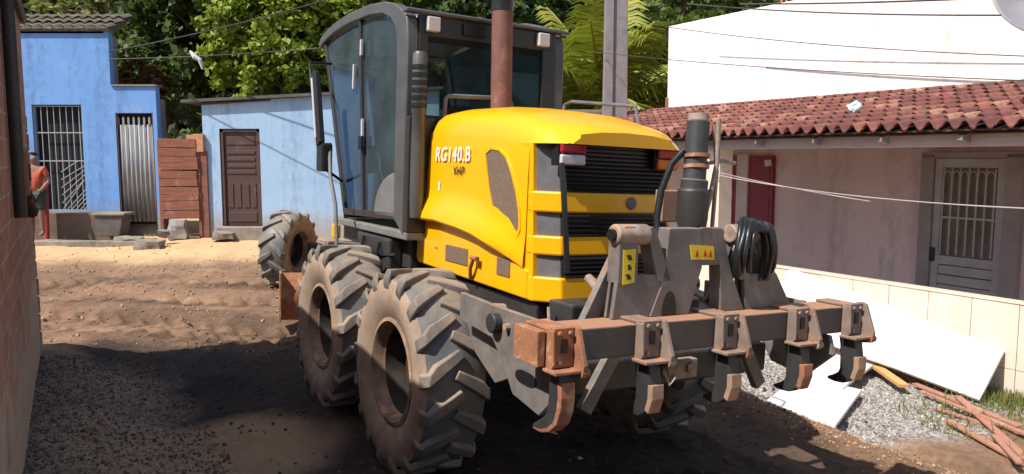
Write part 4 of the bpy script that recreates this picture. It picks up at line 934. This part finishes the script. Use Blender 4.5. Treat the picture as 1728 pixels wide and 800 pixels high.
b = MB(); b.box(-1.0, .9, -.36, -.002, -.1, .56); b.build('plinth', mat('brown_plinth', (.16, .12, .09), (.11, .085, .065), 3, .9), bh, bevel=.01)
# corrugated zinc door
z_ = MB(); n_ = 60; x0, x1 = .86, 1.61
secs = [[(x0 + (x1 - x0) * k / n_, .05 + .022 * sin(k * 2 * pi / 7.5), z) for k in range(n_ + 1)] for z in (.36, 2.36)]
z_.loft(secs); zd = z_.build('zinc_door', CORR, bh, smooth=80, solid=.004)
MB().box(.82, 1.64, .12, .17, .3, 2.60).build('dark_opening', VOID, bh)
b = MB()
for k in range(7): b.prism([(.86 + .107 * k, 2.36), (.86 + .107 * k + .04, 2.36), (.86 + .107 * k + .04, 2.5), (.86 + .107 * k + .02, 2.54), (.86 + .107 * k, 2.5)], 'y', .04, .06)
b.build('door_top_slats', CORR, zd)
MB().box(.84, .88, .01, .09, .3, 2.6).box(1.59, 1.62, .01, .09, .3, 2.6).box(.84, 1.62, .01, .09, 2.58, 2.61).build('door_frame', WOODD, bh)

# board gate between the houses
bg = thing('board_gate', 'reddish brown wooden board gate between the two blue houses', 'gate', (-6.85, 15.9, .5))
random.seed(5)
b = MB(); z = .42
while z < 1.98:
    h = random.uniform(.13, .2); dx = random.uniform(-.02, .02)
    b.bar((-.40 + dx, 0, z + h / 2), (.38 + dx, 0, z + h / 2 + random.uniform(-.02, .015)), .03, h - .014); z += h
b.build('gate_boards', WOODR, bg, bevel=.004)
b = MB(); b.box(-.44, -.37, .02, .09, -.1, 2.05); b.box(.36, .42, .02, .09, -.1, 2.02); b.build('gate_posts', WOODR, bg, bevel=.005)
bb = thing('stacked_bricks', 'orange bricks and a pale bundle on top of the post beside the pale blue house', 'bricks', (-6.43, 16.0, 2.55))
MB().box(-.1, .1, -.1, .1, -.25, .12).box(-.26, -.08, -.07, .07, -.0, .1).build('orange_bricks', mat('orange_brick', (.55, .28, .16), (.42, .2, .11), 12, .9), bb, bevel=.01)
MB().box(-.06, .14, -.06, .1, -2.0, -.24).build('brick_post', mat('brick_post', (.25, .1, .07), (.15, .07, .05), 9, .9), bb)
# items between
def rubble(name, loc, s, m, lab, seed, cat='block', grp=None):
    bm = bmesh.new(); bmesh.ops.create_cube(bm, size=1); bmesh.ops.subdivide_edges(bm, edges=bm.edges, cuts=3, use_grid_fill=True)
    for v in bm.verts:
        v.co = Vector((v.co.x * s[0], v.co.y * s[1], v.co.z * s[2])); v.co += Vector((noise.noise(v.co * 5 + Vector((seed, 0, 0))), noise.noise(v.co * 5 + Vector((0, seed, 0))), noise.noise(v.co * 5 + Vector((0, 0, seed))))) * .05
    me = bpy.data.meshes.new(name); bm.to_mesh(me); bm.free(); me.materials.append(m)
    o = bpy.data.objects.new(name, me); COL.objects.link(o); o.location = loc; o.rotation_euler = (0, 0, seed * .7); tag(o, lab, cat, grp); return o
rubble('concrete_block', (-6.95, 14.7, .50), (.50, .3, .24), CONC, 'large pale concrete block on the sand before the zinc door', .15)
rubble('concrete_block', (-6.85, 15.1, .72), (.2, .2, .1), CONC, 'small rubble block on top of the large pale block', .5)
rubble('concrete_block', (-7.6, 15.2, .55), (.5, .3, .14), CONC, 'dark low slab of broken concrete below the zinc door', .1)
rubble('concrete_block', (-5.85, 15.6, .62), (.4, .28, .14), CONC, 'low grey stone at the foot of the dark wooden door', .2)
rubble('pale_bucket_stone', (-6.85, 15.75, .72), (.34, .2, .4), mat('pale_plaster', (.35, .33, .31), (.25, .23, .22), 6), 'pale plaster block under the wooden board gate', .1)
kb = MB().box(-2.1, 1.5, -.2, .0, -.1, .14).build('stone_kerb', CONC, None, bevel=.02, loc=(-8.7, 15.2, .42)); tag(kb, 'dark stone kerb running below the bright blue house', 'kerb')
sk = thing('wash_basin', 'grey stone wash basin by the corner of the zinc door', 'basin', (-8.05, 15.5, .62))
MB().prism([(-.2, 0), (.2, 0), (.26, .22), (.28, .42), (-.28, .42), (-.26, .22)], 'y', -.18, .18).build('basin_body', mat('dark_basin', (.12, .11, .10), (.08, .07, .06), 6), sk, bevel=.02)
MB().box(-.33, .33, -.22, .22, .421, .47).build('basin_rim', CONC, sk, bevel=.01)
MB().tube([(.2, .1, .3), (.2, .1, .47)], .03, 6).build('tap_pipe', DARK, sk) if 0 else None
rpole = thing('red_pole', 'thin red pole leaning upright in front of the barred gate', 'pole', (-9.40, 15.5, .55))
MB().tube([(0, 0, 0), (.03, .02, 1.4)], .045, 8).build('pole_shaft', mat('red_paint', (.42, .03, .05), (.3, .03, .04), 6), rpole, smooth=50)

# pale blue house
ph = thing('pale_blue_house', 'pale blue single-storey house with dark wooden door behind the grader', 'house', (-5.0, 16.0, .5))
w = MB()
def p_(x0, x1, z0, z1, z2=None): w.prism([(x0 + 5, z0 - .5), (x1 + 5, z0 - .5), (x1 + 5, (z2 or z1) - .5), (x0 + 5, z1 - .5)], 'y', 0, .2)
def ht(x): return 3.30 + (x + 6.37) * .058
p_(-6.37, -6.03, .3, ht(-6.37), ht(-6.03)); p_(-6.03, -5.2, 2.78, ht(-6.03), ht(-5.2)); p_(-5.2, -1.5, .3, ht(-5.2), ht(-1.5))
w.build('wall', BLUE2, ph)
MB().box(-1.36, 3.5, .205, 4, -.2, 2.7).build('side_wall', BLUE2, ph)
b = MB(); b.prism([(-1.75, 2.80), (3.6, 3.07), (3.6, 3.13), (-1.75, 2.86)], 'y', -.12, 4.2); b.build('sheet_roof', ASB, ph, bevel=.005)
MB().prism([(-1.37, 2.76), (.05, 2.845), (.05, 2.88), (-1.37, 2.80)], 'y', -.03, -.002).build('roof_shadow_strip', WOODD, ph)  # thin dark strip stands in for the shadow line under the roof
dd = MB(); x0, x1 = -1.03, -.20
dd.box(x0, x0 + .07, .02, .1, .28, 2.28); dd.box(x1 - .07, x1, .02, .1, .28, 2.28); dd.box(x0, x1, .02, .1, 2.21, 2.28); dd.build('door_frame', WOODD, ph, bevel=.004)
dd = MB(); dd.box(x0 + .07, x1 - .07, .06, .1, .28, 2.21)
for (xa, xb, za, zb) in ((.12, .71, 1.35, 1.42), (.12, .71, 1.48, 1.55), (.12, .71, 1.62, 1.69), (.12, .71, 1.76, 1.84), (.12, .23, .65, 1.15), (.28, .39, .65, 1.15), (.45, .56, .65, 1.15), (.61, .71, .65, 1.15), (.12, .71, .35, .55), (.12, .71, 1.95, 2.12)): dd.box(x0 + xa, x0 + xb, .045, .06, za, zb)
dd.build('wooden_door', WOODD, ph, bevel=.006)
MB().box(-1.06, -.1, -.3, .0, -.05, .27).build('door_step', CONC, ph, bevel=.015)

# low grey wall far behind the grader, right of the cab
lw = thing('low_block_wall', 'low pinkish grey block wall behind the hood, left of the utility pole', 'wall', (2.0, 15.2, .2))
MB().box(-3.2, 1.5, 0, .15, 0, 2.86).build('wall_body', PINKW, lw)
b = MB()
for k in range(10): b.box(-3.1 + k * .44, -2.75 + k * .44, -.02, .0, 2.52, 2.78)
b.build('pale_blocks', mat('pale_block', (.5, .45, .45), (.4, .36, .36), 5), lw)
MB().box(-3.2, 1.5, -.03, .18, 2.86, 2.92).build('coping', CONC, lw)

# utility pole
up = thing('utility_pole', 'grey concrete utility pole rising between the grader hood and the white building', 'utility pole', (1.87, 14.2, .1))
b = MB(); b.loft([[(-w_, -w2, z), (w_, -w2, z), (w_, w2, z), (-w_, w2, z)] for z, w_, w2 in ((-.1, .235, .16), (3, .21, .14), (11, .15, .10))], closed=True, caps=True); b.build('pole_shaft', POLEC, up, bevel=.01)
b = MB(); b.loft([[(-w_, -w2, z), (-w_ * .35, -w2, z), (-w_ * .35, -w2 + .035, z), (-w_, -w2 + .035, z)] for z, w_, w2 in ((-.1, .20, .21), (3, .18, .185), (11, .13, .15))], closed=True, caps=True); b.build('pole_flange', POLEC, up, bevel=.004)

# brick wall at the left edge: the near house
bkx = Vector((-4.77, 7.64)); dirn = Vector((.498, -.867))   # from the far corner towards the camera
bk = thing('brick_house', 'unplastered brick house wall cropped by the left edge of the photo', 'house', (bkx.x, bkx.y, .1), atan2(dirn.y, dirn.x))
MB().box(0, 16, -6, 0, -.3, 3.44).build('brick_wall', BRICK, bk)
b = MB(); b.add([(-.05, .06, 3.44), (16.2, .06, 3.44), (16.2, -3, 4.4), (-.05, -3, 4.4)], [(0, 1, 2, 3)]); b.add([(-.05, -3, 4.4), (16.2, -3, 4.4), (16.2, -6.2, 3.4), (-.05, -6.2, 3.4)], [(0, 1, 2, 3)]); b.build('roof', ROOFD, bk, solid=.06)
b = MB()
for i in range(14): b.box(-.012 - .01 * random.random(), .02, -.25, .006 + .014 * random.random(), .0 + .18 * i, .165 + .18 * i)
b.build('corner_quoins', BRICK, bk, bevel=.008)
b = MB(); b.tube([(2.95, .045, 1.7), (2.95, .045, 3.6)], .04, 10); b.build('drain_pipe', DARK, bk, smooth=40)
mb_ = MB().box(2.35, 2.60, .0, .09, 1.82, 2.17).build('meter_box', RUST, bk, bevel=.03)
MB().box(2.42, 2.52, .09, .10, 1.93, 2.05).build('meter_window', BLK, mb_)
MB().tube([(2.45, .05, 1.8), (2.3, .08, 1.7), (2.2, .06, 1.78), (2.28, .03, 1.86)], .05, 8).build('wire_bundle', mat('brown_bundle', (.09, .04, .03), (.05, .03, .02), 9), mb_, smooth=50)
b = MB(); b.loft([[(x, 0, z), (x, .02 + .05 * (1 - z / .9), z)] for x in [k * .5 for k in range(33)] for z in (0,)]) if 0 else None

# ------------------------------------------------------------------ person by the barred gate
def skinned(name, verts, edges, radii, m, parent=None, sub=2, root=0):
    me = bpy.data.meshes.new(name); me.from_pydata(verts, edges, []); me.update()
    o = bpy.data.objects.new(name, me); COL.objects.link(o); o.parent = parent
    s = o.modifiers.new('skin', 'SKIN'); 
    for i, r in enumerate(radii):
        me.skin_vertices[0].data[i].radius = (r, r) if not isinstance(r, tuple) else r
    me.skin_vertices[0].data[root].use_root = True
    q = o.modifiers.new('sub', 'SUBSURF'); q.levels = sub; q.render_levels = sub; me.materials.append(m); return o
SKIN = flat('skin', (.22, .12, .08), .6)
per = thing('person', 'person in orange red shirt and dark green shorts standing by the barred gate', 'person', (-9.42, 15.25, .62))
def ensure_skin(me):
    if not me.skin_vertices: bpy.context.view_layer.objects.active
pv = [(0, 0, .88), (0, 0, 1.1), (0, .0, 1.32), (0, 0, 1.42), (0, -.01, 1.50), (0, -.02, 1.60), (.09, 0, .84), (.10, -.02, .46), (.10, .0, .08), (.10, -.12, .04), (-.09, 0, .84), (-.10, -.02, .46), (-.10, 0, .08), (-.10, -.12, .04), (.18, 0, 1.34), (.26, .02, 1.10), (.20, -.14, .94), (.17, -.20, .90), (-.18, 0, 1.34), (-.25, .02, 1.08), (-.24, -.05, .84), (-.24, -.08, .76)]
pe = [(0, 1), (1, 2), (2, 3), (3, 4), (4, 5), (0, 6), (6, 7), (7, 8), (8, 9), (0, 10), (10, 11), (11, 12), (12, 13), (2, 14), (14, 15), (15, 16), (16, 17), (2, 18), (18, 19), (19, 20), (20, 21)]
pr = [.12, .115, .12, .05, .075, .085, .085, .06, .04, .035, .085, .06, .04, .035, .05, .042, .034, .035, .05, .042, .034, .035]
def mkskin(name, V_, E_, R_, m, parent, root=0):
    me = bpy.data.meshes.new(name); me.from_pydata(V_, E_, []); me.update()
    o = bpy.data.objects.new(name, me); COL.objects.link(o); o.parent = parent
    o.modifiers.new('skin', 'SKIN')
    if not me.skin_vertices:
        bm = bmesh.new(); bm.from_mesh(me); bm.verts.layers.skin.verify(); bm.to_mesh(me); bm.free()
    for i, r in enumerate(R_): me.skin_vertices[0].data[i].radius = (r, r)
    me.skin_vertices[0].data[root].use_root = True
    q = o.modifiers.new('sub', 'SUBSURF'); q.levels = 2; q.render_levels = 2; me.materials.append(m); return o
mkskin('body', pv, pe, pr, SKIN, per)
mkskin('shirt', [(0, 0, .86), (0, 0, 1.1), (0, 0, 1.33), (.18, 0, 1.35), (.23, .01, 1.2), (-.18, 0, 1.35), (-.23, .01, 1.2)], [(0, 1), (1, 2), (2, 3), (3, 4), (2, 5), (5, 6)], [.14, .135, .135, .07, .062, .07, .062], mat('orange_red_shirt', (.50, .10, .05), (.4, .08, .04), 6), per)
mkskin('shorts', [(0, 0, .88), (.09, 0, .82), (.10, -.02, .50), (-.09, 0, .82), (-.10, -.02, .50)], [(0, 1), (1, 2), (0, 3), (3, 4)], [.135, .105, .09, .105, .09], mat('green_shorts', (.02, .05, .035), (.015, .035, .03), 6), per)
mkskin('hair', [(0, .0, 1.62), (0, .02, 1.66)], [(0, 1)], [.09, .085], flat('black_hair', (.012, .01, .01), .6), per)

# ------------------------------------------------------------------ trees
def leaf_mesh(name, blobs, n, size, m, seed, parent, shell=.55, aspect=1.6, droop=.2):
    rnd = random.Random(seed); vs = []; fs = []
    tot = sum(b[3] ** 2 for b in blobs)
    for (bx, by, bz, br) in blobs:
        k = max(10, int(n * br * br / tot)); 
        # each blob is a handful of clumps
        cl = []
        for _ in range(max(5, int(k / 55))):
            d = Vector((rnd.gauss(0, 1), rnd.gauss(0, 1), rnd.gauss(0, 1) + .25)).normalized(); rr = br * (shell + (1 - shell) * rnd.random()) * (1 + .18 * rnd.gauss(0, 1))
            cl.append((Vector((bx, by, bz)) + d * rr, d, br * rnd.uniform(.14, .30)))
        for _ in range(k):
            c, d, cr = rnd.choice(cl)
            o = Vector((rnd.gauss(0, 1), rnd.gauss(0, 1), rnd.gauss(0, .75))) * cr * .6; p = c + o
            nrm = (d * .6 + Vector((rnd.gauss(0, .6), rnd.gauss(0, .6), rnd.gauss(0, .6) + .5))).normalized()
            a = nrm.orthogonal().normalized(); a = (Matrix.Rotation(rnd.random() * 2 * pi, 3, nrm) @ a); b_ = nrm.cross(a)
            s = size * rnd.uniform(.6, 1.3); dn = Vector((0, 0, -droop * s))
            q = len(vs); vs += [p - a * s * aspect * .5, p + b_ * s * .5 + dn * .2, p + a * s * aspect * .5 + dn, p - b_ * s * .5 + dn * .2]; fs.append((q, q + 1, q + 2, q + 3))
    me = bpy.data.meshes.new(name); me.from_pydata([tuple(v) for v in vs], [], fs); me.update(); me.materials.append(m)
    o = bpy.data.objects.new(name, me); COL.objects.link(o); o.parent = parent; return o
def tree(loc, hgt, rad, m, seed, label, n=9000, size=.16, trunk_r=.18, spread=1.0, zlo=.35, nb=12, cat='tree', name='broadleaf_tree'):
    rnd = random.Random(seed); t = thing(name, label, cat, loc, 0, 'trees behind the houses')
    blobs = []
    for k in range(nb):
        a = rnd.random() * 2 * pi; rr = rad * sqrt(rnd.random()) * .75 * spread; z = hgt * rnd.uniform(zlo, .86)
        blobs.append((rr * cos(a), rr * sin(a), z, rad * rnd.uniform(.32, .52)))
    b = MB(); b.tube([(0, 0, -.5), (.1, 0, hgt * .2), (0, .1, hgt * .42), (.1, .05, hgt * .6)], [trunk_r * 1.3, trunk_r, trunk_r * .8, trunk_r * .5], 9)
    for bl in blobs[:9]:
        b.tube([(.05, .05, hgt * .33), (bl[0] * .45, bl[1] * .45, hgt * .33 + (bl[2] - hgt * .33) * .6), bl[:3]], [trunk_r * .5, trunk_r * .3, trunk_r * .1], 6)
    b.build('trunk', BARK, t, smooth=60)
    leaf_mesh('crown', blobs, n, size, m, seed, t); return t
# bright mango-like tree over the pale blue house
t = thing('broadleaf_tree', 'bright yellow-green mango tree bulging over the roof of the pale blue house', 'tree', (-5.2, 19.3, .6), 0, 'trees behind the houses')
bl = [(-1.25, -.3, 4.75, 1.0), (-.6, -.4, 5.0, .95), (-1.7, -.3, 4.0, .6), (.2, -.2, 5.1, 1.0), (-.9, -.5, 4.05, .75), (-.1, -.5, 4.25, .8), (.9, 0, 4.6, .9), (1.3, .3, 5.6, 1.0), (.3, .5, 6.1, 1.1), (-1.0, .6, 5.9, 1.0), (-1.9, .0, 3.65, .4), (-1.0, -.5, 3.15, .42), (.9, -.5, 3.7, .6), (-.1, .2, 3.3, .6)]
b = MB(); b.tube([(0, 0, -.5), (.1, 0, 1.4), (0, .1, 2.8), (.1, 0, 4)], [.26, .2, .16, .1], 10)
for q in bl: b.tube([(.03, .05, 2.6), (q[0] * .5, q[1] * .5, 2.6 + (q[2] - 2.6) * .6), q[:3]], [.1, .06, .02], 6)
b.build('trunk', BARK, t, smooth=60)
leaf_mesh('crown', bl, 30000, .105, LEAFB, 11, t, shell=.7)
specs = [((-9.6, 21.5, .8), 8.5, 2.6, LEAFD, 'dark tree behind the tiled roof of the bright blue house', 1),
 ((-11.8, 20.5, .8), 6.4, 1.8, LEAFO, 'olive brown tree above the roof at the top left corner', 2),
 ((-7.3, 20.8, .8), 9, 2.3, LEAFD, 'dark tree in the gap between the two blue houses', 3),
 ((-3.4, 22.5, .8), 9.5, 2.8, LEAFM, 'mid green tree behind the cab roof, right of the bright mango tree', 4),
 ((-5.8, 23.8, 1), 10, 3.0, LEAFD, 'dark tree directly behind the bright mango tree', 5),
 ((-.6, 23, 1), 9, 2.6, LEAFD, 'dark tree seen above and through the cab', 6),
 ((-1.8, 20.5, .8), 6.2, 1.7, LEAFM, 'lower green tree seen through the rear cab windows', 12),
 ((4.6, 22.0, 1), 9, 2.6, LEAFM, 'green tree right of the utility pole, left of the white building', 7),
 ((7.8, 23, 1), 10.5, 2.8, LEAFD, 'dark tree rising over the sloping top of the white wall', 8),
 ((2.4, 25, 1), 9.5, 3.0, LEAFD, 'dark tree behind the yellowing palm', 9),
 ((-14.5, 25, 1), 10, 3.0, LEAFD, 'dark tree beyond the brick wall at the far left', 10),
 ((12.5, 27, 1), 12, 3.4, LEAFM, 'large tree hidden mostly behind the white building', 13)]
for loc, h, r, m, lab, sd_ in specs:
    tree(loc, h, r, m, sd_, lab, n=13000, size=.15, nb=16, zlo=.22)
tree((-8.15, 17.3, 2.0), 2.5, .55, leafm('red_leaves', [(.10, .02, .015), (.18, .04, .02), (.05, .05, .02)]), 31, 'dark red leafed shrub above the low parapet of the bright blue house', n=900, size=.12, trunk_r=.04, nb=6, zlo=.6, name='red_shrub', cat='shrub')
# forest mass up the slope
rnd = random.Random(99); vs = []; fs = []
for _ in range(42000):
    x = rnd.uniform(-30, 26); y = rnd.uniform(26, 44); zb = .3 + (y - 24) * .62
    hh = 5.5 + 2.5 * noise.noise(Vector((x * .25, y * .25, 0))); p = Vector((x, y, zb + rnd.random() ** .6 * hh))
    if noise.noise(p * .55) < -.12: continue
    nrm = Vector((rnd.gauss(0, 1), rnd.gauss(-.6, 1), rnd.gauss(.6, 1))).normalized(); a = nrm.orthogonal().normalized(); b_ = nrm.cross(a); s = rnd.uniform(.16, .36)
    q = len(vs); vs += [tuple(p - a * s), tuple(p + b_ * s * .6), tuple(p + a * s), tuple(p - b_ * s * .6)]; fs.append((q, q + 1, q + 2, q + 3))
me = bpy.data.meshes.new('distant_woods'); me.from_pydata(vs, [], fs); me.update(); me.materials.append(LEAFD)
fo = bpy.data.objects.new('distant_woods', me); COL.objects.link(fo); fo['kind'] = 'stuff'; fo['label'] = 'dark wooded hillside behind everything'

# palm
pt = thing('palm_tree', 'yellow-green coconut palm between the cab and the utility pole', 'palm', (1.95, 17.5, .4))
MB().tube([(0, 0, -.5), (.05, 0, .9), (0, 0, 2.1)], [.22, .17, .14], 10).build('trunk', BARK, pt, smooth=60)
rnd = random.Random(21)
def frond(base, az, el0, L, bend, yellow):
    pts_ = []; p = Vector(base); el = el0; st = L / 12
    for k in range(13):
        pts_.append(p.copy()); p = p + Vector((cos(az) * cos(el), sin(az) * cos(el), sin(el))) * st; el -= bend / 12 * (1 + k / 8)
    rb = MB().tube(pts_, [.035 * (1 - k / 14) + .006 for k in range(13)], 5)
    fr = rb.build('frond', RACH, pt, smooth=60)
    lf = MB()
    for k in range(1, 13):
        for j in range(5):
            tt = k - 1 + j / 5; i = int(tt); p = pts_[i].lerp(pts_[min(12, i + 1)], tt - i); d = (pts_[min(12, i + 1)] - pts_[i]).normalized()
            sd2 = d.cross(Vector((0, 0, 1)))
            if sd2.length < .05: sd2 = Vector((-sin(az), cos(az), 0))
            sd2.normalize()
            for s in (-1, 1):
                ll = (.9 * sin(pi * min(1, .12 + tt / 13 * .86)) + .12) * rnd.uniform(.85, 1.1)
                dr = (sd2 * s * .75 + d * .55 + Vector((0, 0, -.30 + rnd.gauss(0, .12)))).normalized(); e = p + dr * ll * .6; e2 = e + (dr + Vector((0, 0, -.7))).normalized() * ll * .45
                wv = d * .034
                lf.add([p - wv, p + wv, e + wv * .9, e - wv * .9, e2], [(0, 1, 2, 3), (3, 2, 4)])
    lf.build('leaflets', PALMY if yellow else PALMM, fr)
for az, el, L, bd, yl in ((2.9, 1.25, 3.4, .9, 0), (1.4, 1.35, 3.6, .7, 0), (.3, 1.25, 3.4, .9, 0), (3.6, 1.05, 3.0, 1.3, 0), (-1.2, 1.3, 3.4, .8, 0), (-2.2, 1.2, 3.2, .9, 0), (5.0, 1.05, 3.0, 1.4, 0), (2.2, .95, 3.0, 1.5, 0), (-.15, .80, 2.9, 1.7, 1), (3.2, .75, 2.6, 1.8, 1), (.1, 1.1, 3.3, 1.6, 1), (-1.8, 1.45, 3.5, .4, 0), (2.6, 1.5, 3.6, .5, 0), (-2.8, 1.1, 2.6, 1.6, 1), (.8, 1.5, 3.7, .35, 0)):
    frond((0, 0, 2.0), az, el, L, bd, yl)
for k in range(9): frond((0, 0, 2.05), k * .7 + .3, 1.15 + .1 * (k % 4), 3.3 + .2 * (k % 3), .7 + .2 * (k % 3), 0)

# ------------------------------------------------------------------ wires
def wire(p, q, sag, r, label, m=WIRE, grp='overhead wires'):
    p = Vector(p); q = Vector(q); c = (p + q) / 2; pts_ = [p.lerp(q, t / 16) - c - Vector((0, 0, sag * 4 * (t / 16) * (1 - t / 16))) for t in range(17)]
    o = MB().tube(pts_, r, 6).build('overhead_wire', m, None, smooth=60, loc=c); tag(o, label, 'wire', grp); return o
def hw(u, v, z): q = H0 + HU * u + HV * v; return (q.x, q.y, z)
wire((-8.2, 15.95, 4.33), (-1.2, 14, 5.6), .12, .012, 'upper of the two wires crossing in front of the dark trees on the left')
wire((-8.2, 15.95, 4.18), (-2.4, 14, 4.22), .05, .010, 'lower of the two wires crossing in front of the dark trees on the left')
wire(hw(7.6, .9, 4.1), hw(-1.2, .9, 2.80), .08, .006, 'lowest wire crossing the white building wall above the roof')
wire(hw(6.0, .9, 4.35), hw(-1.5, .9, 2.98), .12, .006, 'second lowest wire crossing the white building wall')
wire(hw(5.2, .9, 4.55), hw(-1.5, .9, 3.40), .10, .009, 'middle wire, thick and dark, crossing the top of the white wall')
wire(hw(4.6, 1.4, 4.50), hw(-1.5, 1.4, 3.70), .06, .011, 'thickest wire near the top of the white wall')
wire(hw(5.6, 1.4, 4.78), hw(-1.5, 1.4, 3.95), .05, .007, 'topmost wire at the upper edge of the white wall')
wire(hw(3.5, -.22, 1.98), hw(-1.3, -.5, 1.78), .10, .006, 'pale sagging wire strung across the porch front, lower of the pair', WIREL, 'pale wires strung across the porch')
wire(hw(3.5, -.22, 2.02), hw(1.15, -.3, 1.735), .02, .005, 'pale short wire meeting the sagging wire from the pillar', WIREL, 'pale wires strung across the porch')
bi = MB().tube([(-.12, 0, .10), (-.04, 0, .0), (.05, 0, -.06), (.09, 0, -.22)], [.02, .05, .04, .015], 7).build('hanging_rag', CREAM, None, loc=(-5.62, 14.0, 3.98)); tag(bi, 'pale rag caught on the lower wire before the bright tree', 'rag')

# ------------------------------------------------------------------ scattered stones and grass

def scatter(name, n, pts_fn, smin, smax, m, seed, label):
    rnd = random.Random(seed); vs = []; fs = []
    oc = [Vector(v) for v in ((1, 0, 0), (-1, 0, 0), (0, 1, 0), (0, -1, 0), (0, 0, 1), (0, 0, -1))]; of = [(0, 2, 4), (2, 1, 4), (1, 3, 4), (3, 0, 4), (2, 0, 5), (1, 2, 5), (3, 1, 5), (0, 3, 5)]
    for _ in range(n):
        x, y = pts_fn(rnd); s = smin + (smax - smin) * rnd.random() ** 3; z = gz_at(x, y) + s * .25; q = len(vs); rt = Euler((rnd.random() * 6, rnd.random() * 6, rnd.random() * 6)).to_matrix()
        vs += [tuple(Vector((x, y, z)) + rt @ (v * s * rnd.uniform(.6, 1.1))) for v in oc]; fs += [tuple(i + q for i in f) for f in of]
    me = bpy.data.meshes.new(name); me.from_pydata(vs, [], fs); me.update(); me.materials.append(m)
    o = bpy.data.objects.new(name, me); COL.objects.link(o); o['kind'] = 'stuff'; o['label'] = label; return o
def islm(name, cols):
    m, n, b = nt(name); g = n.nodes.new('ShaderNodeNewGeometry'); r = ramp(n, g.outputs['Random Per Island'], [(i / (len(cols) - 1), c) for i, c in enumerate(cols)]); lk(n, r.outputs[0], b.inputs['Base Color']); b.inputs['Roughness'].default_value = .9; return m
GRAVM = islm('gravel_stones', [(.15, .135, .125), (.32, .29, .27), (.42, .39, .36), (.58, .54, .51)])
CLODM = islm('soil_clods', [(.05, .033, .024), (.10, .065, .045), (.18, .12, .08)])
CLODL = islm('dry_soil_clods', [(.20, .125, .075), (.34, .21, .13), (.46, .31, .20)])
def pg(r):
    u = r.uniform(-.3, 6); v = -2.2 + 2.17 * r.random(); q = H0 + HU * u + HV * v; return q.x, q.y
scatter('gravel', 18000, pg, .006, .022, GRAVM, 1, 'loose grey gravel by the parapet')
def pc(r): return r.uniform(-4.2, 3.2), r.uniform(4.2, 9.5)
scatter('soil_clods', 3000, pc, .005, .024, CLODM, 2, 'clods of turned dark earth')
def pd(r): return r.uniform(-9, -1.5), r.uniform(8.3, 15)
scatter('dry_soil_clods', 1500, pd, .006, .03, CLODL, 3, 'dry clods on the sunlit street')
def pw_(r):
    d = r.random() ** 1.5 * 1.2; t_ = r.uniform(.3, 3.8); q = Vector((-4.77, 7.64)) + dirn * t_ + Vector((.867, .498)) * d; return q.x, q.y
scatter('rubble_gravel', 6000, pw_, .004, .020, islm('brown_gravel', [(.09, .068, .052), (.19, .145, .112), (.32, .26, .205)]), 4, 'brownish gravel heaped along the brick wall')
def pr_(r):
    u = r.uniform(-2.2, 6); v = -2.42 + r.gauss(0, .13); q = H0 + HU * u + HV * v; return q.x, q.y
scatter('ridge_clods', 6000, pr_, .004, .02, CLODL, 5, 'ridge of earth along the edge of the gravel')
def pl(r):
    y = r.uniform(8.6, 13.2); return r.uniform(-8.5, -1.5), 8.6 + (round((y - 8.6) / 1.366) * 1.366) + r.gauss(.25, .16)
scatter('windrow_clods', 900, pl, .008, .035, CLODL, 6, 'larger clods along the windrows on the sunlit street')
rnd = random.Random(8); gb = MB()
for _ in range(1500):
    u = rnd.gauss(-.30, .28); v = rnd.uniform(-1.5, -.03) if rnd.random() < .3 else -abs(rnd.gauss(0, .22)) - .03; q = H0 + HU * u + HV * v; z = gz_at(q.x, q.y); h = rnd.uniform(.04, .16); a = rnd.random() * 6.28; ln = Vector((rnd.gauss(0, .4), rnd.gauss(0, .4), 1)).normalized() * h; wv = Vector((cos(a), sin(a), 0)) * .005
    p = Vector((q.x, q.y, z)); gb.add([p - wv, p + wv, p + ln * .6 + wv * .7, p + ln, p + ln * .6 - wv * .7], [(0, 1, 2, 3, 4)])
gr = gb.build('grass', GRASSM); gr['kind'] = 'stuff'; gr['label'] = 'sparse grass at the foot of the parapet'
